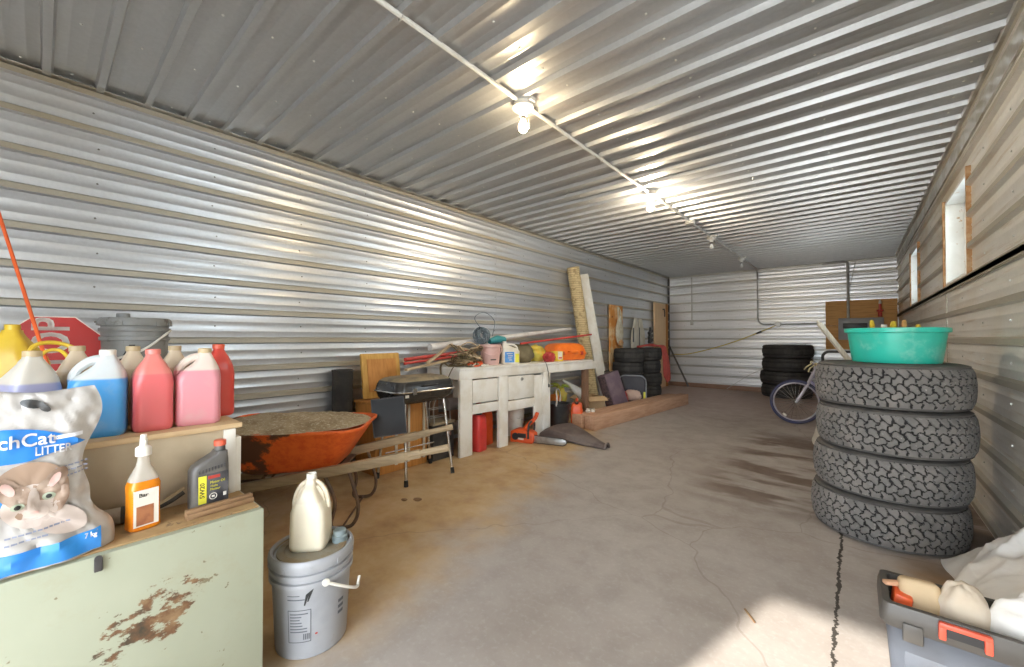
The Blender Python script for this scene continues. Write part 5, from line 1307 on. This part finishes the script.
solo(mb, 'white_board', 'long white board leaning on the wall right beside the rolled straw mat', 'board', (-3.30, 6.37, 0))
wood('timber', (.56, .34, .22), (.45, .25, .15), 1, 2.5, .7)
TD = Vector((.29, 3.36, 0)).normalized(); TNn = Vector((-TD.y, TD.x, 0)); T0 = Vector((-2.56, 4.20, 0))
def timber(label, off, l0, l1, w_, h_):
    mb = MB('timber'); a = T0+TNn*(off+w_/2)+TD*l0+Vector((0, 0, h_/2+.001)); b = T0+TNn*(off+w_/2)+TD*l1+Vector((0, 0, h_/2+.001)); mb.bar(a, b, w_, h_, (0, 0, 1), .006)
    return solo(mb, 'timber_beam', label, 'timber', (a.x, a.y, 0), group='timbers on the floor past the workbench')
timber('long square timber on the floor, the one nearer the middle of the shed', 0, .38, 3.34, .15, .185)
timber('long square timber on the floor, lying alongside on the wall side', .172, .34, 3.2, .15, .18)
p = T0+TNn*.25+TD*.60; mb = MB('cap_white'); mb.lathe([(0, 0), (.03, 0), (.035, .02), (.02, .035), (.028, .045), (0, .05)], (p.x, p.y, .1815), 14); mb.box((p.x+.03, p.y+.09, .1815+.014), (.05, .12, .028), (0, 0, R(25)), bev=.008)
solo(mb, 'white_fitting', 'small white plastic fitting lying on the near end of the timbers', 'fitting', (p.x, p.y, .1815))
mat('suitcase', (.15, .10, .13), (.20, .14, .16), scale=8, rough=.55)
mat('suitcase_front', (.075, .055, .07), (.15, .10, .11), scale=30, rough=.6)
root = thing('suitcase', 'old dark purple suitcase standing on end and leaning by the white board', 'suitcase', (-3.06, 6.16, 0))
RS = Matrix.Rotation(R(-17), 3, Vector((-.45, .89, 0))) @ Matrix.Rotation(R(-14), 3, 'Z'); cS = Vector((-3.06, 6.16, .325))
mb = MB('suitcase'); mb.box(cS, (.20, .34, .58), RS, bev=.02, seg=3); part(mb, 'shell', root)
mb = MB('suitcase_front'); mb.box(cS+RS @ Vector((0, -.172, 0)), (.16, .006, .52), RS, bev=.002); part(mb, 'side_panel', root)
mb = MB('dark_steel'); mb.tube([cS+RS @ Vector(q_) for q_ in ((0, -.06, .29), (0, -.055, .33), (0, .055, .33), (0, .06, .29))], .009, 7); part(mb, 'handle', root)
for x in (-.12, .12):
    mb = MB('chrome'); mb.box(cS+RS @ Vector((0, x, .291)), (.045, .03, .008), RS); part(mb, 'latch', root)

# ------------------------------------------------------------------ far left: boards, vest, bag, hose
def stained_board():
    m, nt, b = nodes('stained_board'); v = coords(nt)
    c = mixc(nt, maprange(nt, noise_n(nt, v, 3.2, 5), .42, .58), (.74, .52, .28), (.60, .24, .05)); c = mixc(nt, maprange(nt, noise_n(nt, v, 8, 5), .6, .7), c, (.24, .09, .03))
    nt.links.new(c, b.inputs['Base Color']); b.inputs['Roughness'].default_value = .8; MATS['stained_board'] = m
stained_board()
mb = MB('stained_board'); mb.box((-3.555, 7.30, .91), (.03, .55, 1.82), bev=.003)
solo(mb, 'stained_board', 'rust stained board on the left wall behind the hanging net', 'board', (-3.555, 7.30, 0))
wood('fresh_board', (.90, .64, .38), (.82, .55, .31), 2, 3)
mb = MB('fresh_board', 'orange_wood'); mb.box((-3.555, 9.62, 1.01), (.03, .72, 2.02), bev=.003); mb.mat(1).box((-3.55, 10.05, 1.01), (.04, .13, 2.02), bev=.003)
solo(mb, 'pale_board', 'clean pale board standing on the left wall in the far corner', 'board', (-3.555, 9.62, 0))
mb = MB('dark_steel'); mb.cyl((-3.545, 9.78, 1.88), (-3.50, 9.78, 1.88), .012, n=8); mb.tube([(-3.50, 9.78, 1.88), (-3.49, 9.78, 1.80), (-3.50, 9.80, 1.70)], .012, 6)
solo(mb, 'wall_hook', 'small dark hook on the clean pale board', 'hook', (-3.53, 9.78, 1.88))
mat('net_pale', (.66, .62, .50), (.56, .48, .33), scale=14, rough=.8)
root = thing('hanging_net', 'pale net bag hanging from a loop on the rust stained board', 'net', (-3.50, 7.34, 1.80))
mb = MB('net_pale'); mb.loft([[(-3.50+rx*math.cos(a), 7.34+ry*math.sin(a), z) for a in np.linspace(0, 6.283, 15)[:-1]] for z, rx, ry in ((1.60, .015, .03), (1.52, .025, .09), (1.38, .030, .16), (1.24, .030, .17), (1.12, .022, .11), (1.04, .01, .04))]); part(mb, 'net_body', root)
mb = MB('net_pale'); mb.tube(bez([(-3.50, 7.31, 1.56), (-3.51, 7.30, 1.70), (-3.525, 7.34, 1.79), (-3.51, 7.40, 1.70), (-3.50, 7.37, 1.56)], 5), .014, 6); part(mb, 'loop', root)
mb = MB('rusty_edge'); mb.lathe([(0, -.10), (.05, -.06), (.06, 0), (.03, .05), (0, .06)], (-3.475, 7.33, 1.10), 10); part(mb, 'tassel', root)
mat('vest_cream', (.66, .62, .52), (.58, .53, .42), rough=.75, bmp=.3, bscale=12)
root = thing('life_vest', 'cream life vest with black straps hanging on the left wall above the tires', 'vest', (-3.5, 8.35, 1.60))
for y0, s2 in ((8.16, -1), (8.50, 1)):
    mb = MB('vest_cream'); secs = []
    for z, hw, th in ((.92, .15, .022), (.96, .165, .028), (1.15, .16, .03), (1.32, .15, .028), (1.42, .10, .026), (1.55, .075, .022), (1.60, .06, .018)):
        secs.append([(-3.545+p[0], y0-s2*(.165-hw)*.5+p[1], z) for p in rrect(th, hw, .05, 0, n=4)])
    mb.loft(secs); part(mb, 'vest_panel', root)
mb = MB('cat_dark'); mb.box((-3.512, 8.33, 1.2), (.012, .02, .42)); mb.box((-3.512, 8.02, 1.25), (.012, .04, .30)); part(mb, 'strap', root)
mb = MB('cat_dark')
for z in (1.12, 1.22, 1.32): mb.box((-3.46, 8.80, z), (.06, .18, .05), (R(20), 0, 0))
mb.box((-3.46, 8.76, 1.25), (.05, .04, .34), (R(-12), 0, 0)); part(mb, 'buckle_straps', root)
mat('bag_navy', (.028, .030, .045), (.045, .045, .06), rough=.6)
mat('piping_grey', (.30, .32, .36), rough=.5)
root = thing('dark_duffel', 'dark navy bag with grey piping and a yellow tag in front of the left tires', 'bag', (-2.98, 6.77, 0))
P0, P1 = Vector((-3.21, 6.68, 0)), Vector((-2.77, 6.86, 0)); PD = (P1-P0).normalized(); PN = Vector((PD.y, -PD.x, 0)); L_ = (P1-P0).length
def dp(s, z, n): return P0+PD*s+PN*n+Vector((0, 0, z))
mb = MB('bag_navy')
mb.loft([[dp(L_/2+p[0], p[1]+.27, n_) for p in rrect(L_/2*k, .27*k, .11, 0, n=5)] for n_, k in ((-.10, .88), (-.075, .98), (0, 1), (.075, .98), (.10, .88))]); part(mb, 'body', root)
mb = MB('piping_grey'); mb.tube([dp(L_/2+p[0], p[1]+.27, .090) for p in rrect(L_/2*.965, .27*.965, .11, 0, n=5)], .010, 6, closed=True); part(mb, 'piping', root)
mb = MB('label_yellow'); mb.box(dp(L_-.035, .20, .108), (.035, .012, .11), (0, 0, math.atan2(PD.y, PD.x))); part(mb, 'yellow_tag', root)
mat('cloth_pale', (.60, .44, .36), (.52, .36, .30), rough=.85)
p = dp(.25, .10, .165); lump('cloth_bundle', 'pale pinkish cloth bundle in front of the navy bag', 'cloth', (p.x+.01, p.y-.03, .20), (.15, .05, .10), 'cloth_pale', 41, .2)
p = dp(.06, .10, .19); lump('red_cloth', 'red cloth heap between the suitcase and the navy bag', 'cloth', (p.x+.02, p.y, .13), (.10, .07, .15), 'red_rubber', 43, .25)
p = dp(.28, .05, .23); lump('dark_cloth', 'dark grey cloth lying behind the timbers below the pale bundle', 'cloth', (p.x-.02, p.y-.02, .05), (.18, .06, .058), 'bag_navy', 47, .2)
mat('hose_red', (.52, .09, .07), (.42, .07, .06), scale=9, rough=.5)
mb = MB('hose_red'); ztop = .248*4+.022
for k in range(5):
    o_ = .035*k
    mb.tube(bez([(-3.30+.02*k, 7.70-.02*k, ztop), (-3.18+.02*k, 7.86+o_*.4, ztop+.02+.006*k), (-3.05, 8.06+o_*.6, ztop+.012), (-2.985+.006*k, 8.16+o_, ztop-.02), (-2.955+.004*k, 8.20+o_, .72), (-2.95+.004*k, 8.22+o_, .44-.03*(k % 3)), (-2.935+.004*k, 8.29+o_, .36-.03*(k % 3)), (-2.94, 8.35+o_, .48), (-2.975, 8.34+o_, .80), (-3.02, 8.30+o_*.5, 1.03)], 6), .019, 8)
solo(mb, 'red_hose', 'red hose coiled over the top tires and hanging down beside the pale board', 'hose', (-3.05, 8.1, ztop))

# ------------------------------------------------------------------ near right: toolbox and drop cloth
mat('tool_grey', (.075, .085, .105), (.06, .064, .075), scale=6, rough=.4)
mat('tool_taupe', (.085, .078, .07), (.065, .058, .05), rough=.45)
mat('handle_red', (.78, .11, .06), rough=.4)
bx0, bx1, byf, byb, bz = .070, .560, 1.925, 2.18, .262
xm, ym = (bx0+bx1)/2, (byf+byb)/2
root = thing('open_toolbox', 'open grey plastic toolbox with a red orange handle, near right corner', 'toolbox', (xm, ym, 0))
mb = MB('tool_grey'); ou = [rrect((bx1-bx0)/2*k, (byb-byf)/2*k, .018, z, (xm, ym), 4) for z, k in ((0, .90), (.008, .93), (.19, .985))]; inn = [rrect((bx1-bx0)/2-.022, (byb-byf)/2-.022, .012, z, (xm, ym), 4) for z in (.192, .10)]
mb.loft(ou+inn); mb.box((xm, byf+.008, .07), ((bx1-bx0)*.8, .006, .09), bev=.003); part(mb, 'body', root)
mb = MB('tool_taupe'); ou = [rrect((bx1-bx0)/2+e, (byb-byf)/2+e, .022, z, (xm, ym), 4) for z, e in ((.185, .004), (.20, .012), (.235, .010), (bz, .004))]; inn = [rrect((bx1-bx0)/2-.016, (byb-byf)/2-.016, .014, z, (xm, ym), 4) for z in (bz, .19)]
mb.loft(ou+inn, cap=False); mb.loft([ou[0], inn[-1]], cap=False); part(mb, 'rim', root)
mb = MB('handle_red'); y_ = byf-.014; hx0, hx1 = .200, .315
mb.box(((hx0+hx1)/2, y_-.004, .252), (hx1-hx0, .018, .016), bev=.004); mb.box((hx0+.008, y_-.002, .228), (.018, .016, .05), bev=.004); mb.box((hx1-.008, y_-.002, .228), (.018, .016, .05), bev=.004); part(mb, 'handle', root)
mb = MB('black_plastic'); mb.box(((hx0+hx1)/2, byf-.009, .228), (.115, .006, .032)); part(mb, 'handle_recess', root)
for x in (.14, .49):
    mb = MB('tool_taupe'); mb.box((x, byf-.012, .185), (.05, .012, .06), bev=.004); part(mb, 'latch', root)
wood('lath', (.62, .36, .22), (.50, .26, .14), 0, 5)
mb = MB('lath'); mb.bar((.075, 2.05, .272), (.20, 2.12, .275), .022, .014, bev=.003); solo(mb, 'wood_scrap', 'short orange wood scrap lying across the left end of the toolbox', 'wood scrap', (.10, 2.05, .263))
mat('paper_tan', (.60, .45, .28), (.52, .38, .22), rough=.8)
root = thing('tan_pouch', 'tan folded paper pouch standing in the open toolbox', 'pouch', (.17, 2.06, .10))
mb = MB('paper_tan'); mb.box((.17, 2.06, .205), (.11, .07, .20), (R(-14), 0, R(6)), bev=.02, seg=3); part(mb, 'pouch', root)
mb = MB('gas_orange'); mb.box((.115, 2.05, .18), (.05, .09, .16), (0, R(8), 0), bev=.008); solo(mb, 'orange_case', 'small orange case inside the left end of the open toolbox', 'case', (.115, 2.05, .10))
mat('drop_cloth', (.82, .80, .77), (.72, .68, .62), scale=4, rough=.85, bmp=.25, bscale=25)
mat('cloth_tan', (.60, .50, .38), (.70, .62, .52), scale=5, rough=.85, bmp=.2, bscale=25)
def cloth(nm, label, x0, x1, y0, y1, hf, m_, z0=.003):
    nx, ny = 60, 70; mb = MB(m_); vs = []; fs = []
    for j in range(ny+1):
        for i in range(nx+1):
            u, v_ = i/nx, j/ny; x, y = x0+(x1-x0)*u, y0+(y1-y0)*v_
            e = min(1, min(u, v_, 1-v_)*5.5+ .03) if True else 1
            e = min(1, min(v_, 1-v_)*5)*min(1, u*5)
            f = 1-abs(noise.noise(Vector((x*4.5+y*2.5, y*6-x*3, 1.3))))*1.5; f2 = 1-abs(noise.noise(Vector((x*11, y*9+x*6, 4))))*1.6
            z = z0+max(0, hf(x, y, u, v_))*(e**.5)*(.72+.22*f+.10*f2)
            vs.append((min(x+.035*noise.noise(Vector((x*6, y*6, 9))), .603), y+.05*noise.noise(Vector((x*5, y*5, 7))), z))
    for j in range(ny):
        for i in range(nx): a = j*(nx+1)+i; fs.append((a, a+1, a+nx+2, a+nx+1))
    n0 = len(vs); mb.add(vs, fs)
    mb.add([(v[0], v[1], max(.001, v[2]-.006)) for v in vs], [f[::-1] for f in fs])
    return solo(mb, nm, label, 'cloth', ((x0+x1)/2, (y0+y1)/2, 0), smooth=180)
cloth('drop_cloth', 'white crumpled drop cloth heaped against the right wall behind the toolbox', .34, .612, 2.24, 3.12, lambda x, y, u, v_: .06+.27*u**.8, 'drop_cloth')
root = thing('cloth_sack', 'tan cloth sack slumped out of the open toolbox', 'sack', (.275, 2.06, .10))
mb = MB('cloth_tan'); mb.ball((.275, 2.065, .205), (.07, .065, .135), 28, 18, lambda d: 1+.16*noise.noise(d*2.2+Vector((2, 4, 1)))+.07*noise.noise(d*6)); part(mb, 'sack', root, smooth=180)
root = thing('white_rag', 'white crumpled cloth bulging from the right half of the open toolbox', 'cloth', (.45, 2.06, .10))
mb = MB('drop_cloth'); mb.ball((.42, 2.065, .20), (.10, .07, .15), 32, 20, lambda d: 1+.20*noise.noise(d*2.0+Vector((7, 4, 1)))+.09*noise.noise(d*5+Vector((1, 1, 5)))); part(mb, 'rag', root, smooth=180)

# ------------------------------------------------------------------ small litter on the floor
mb = MB('scrap_wood'); mb.bar((-.375, 2.0, .004), (-.325, 1.93, .004), .008, .005); solo(mb, 'twig', 'small brown twig lying on the sunlit floor', 'twig', (-.35, 1.96, 0))
for lab, x, y, r in (('larger flat dark clod on the dirt floor past the bucket', -2.44, 1.80, .035), ('smaller flat dark clod on the dirt floor, left of the larger one', -2.51, 1.735, .025)):
    mb = MB('scrap_wood'); mb.ball((x, y, .004), (r, r*.8, .007), 14, 8, lambda d: 1+.3*noise.noise(d*3+Vector((x, y, 0))))
    for v in mb.v: v.z = max(v.z, .0005)
    solo(mb, 'dirt_clod', lab, 'dirt clod', (x, y, 0))

# ------------------------------------------------------------------ light, camera
W = bpy.data.worlds.new('sky'); SC.world = W; W.use_nodes = True
bg = W.node_tree.nodes['Background']; bg.inputs[0].default_value = (.84, .92, 1.0, 1); bg.inputs[1].default_value = 11.0
s = bpy.data.lights.new('sun', 'SUN'); s.energy = 9; s.angle = R(1.2); s.color = (1, .95, .86)
so = bpy.data.objects.new('sun', s); COL.objects.link(so)
d = Vector((.215, .86, -.522)).normalized(); so.rotation_euler = d.to_track_quat('-Z', 'Y').to_euler(); so.location = (-3, -8, 6)
def portal(loc, rot, sx, sy):
    l = bpy.data.lights.new('sky_portal', 'AREA'); l.shape = 'RECTANGLE'; l.size = sx; l.size_y = sy; l.cycles.is_portal = True
    o = bpy.data.objects.new('sky_portal', l); COL.objects.link(o); o.location = loc; o.rotation_euler = rot
portal(((DX0+DX1)/2, YF-.15, DZ/2), (R(90), 0, 0), DX1-DX0, DZ)
for y0, y1 in WIN: portal((XR+.16, (y0+y1)/2, (WZ[0]+WZ[1])/2), (R(90), 0, R(90)), y1-y0, WZ[1]-WZ[0])

cd = bpy.data.cameras.new('camera'); cam = bpy.data.objects.new('camera', cd); COL.objects.link(cam)
cd.sensor_fit = 'HORIZONTAL'; cd.sensor_width = 36; cd.lens = 402.6/1024*36; cd.clip_start = .02
yaw, pit = R(40.44), R(.68)
fwd = Vector((-math.sin(yaw)*math.cos(pit), math.cos(yaw)*math.cos(pit), math.sin(pit)))
cam.location = (0, 0, 1.18); cam.rotation_euler = fwd.to_track_quat('-Z', 'Y').to_euler()
SC.camera = cam
SC.view_settings.view_transform = 'Standard'; SC.view_settings.look = 'None'; SC.view_settings.gamma = 1; SC.view_settings.use_curve_mapping = False
SC.view_settings.exposure = 0.5
cy = SC.cycles; cy.max_bounces = 16; cy.diffuse_bounces = 6; cy.glossy_bounces = 10; cy.transparent_max_bounces = 12; cy.transmission_bounces = 8
cy.caustics_reflective = True; cy.use_denoising = True; cy.sample_clamp_indirect = 8
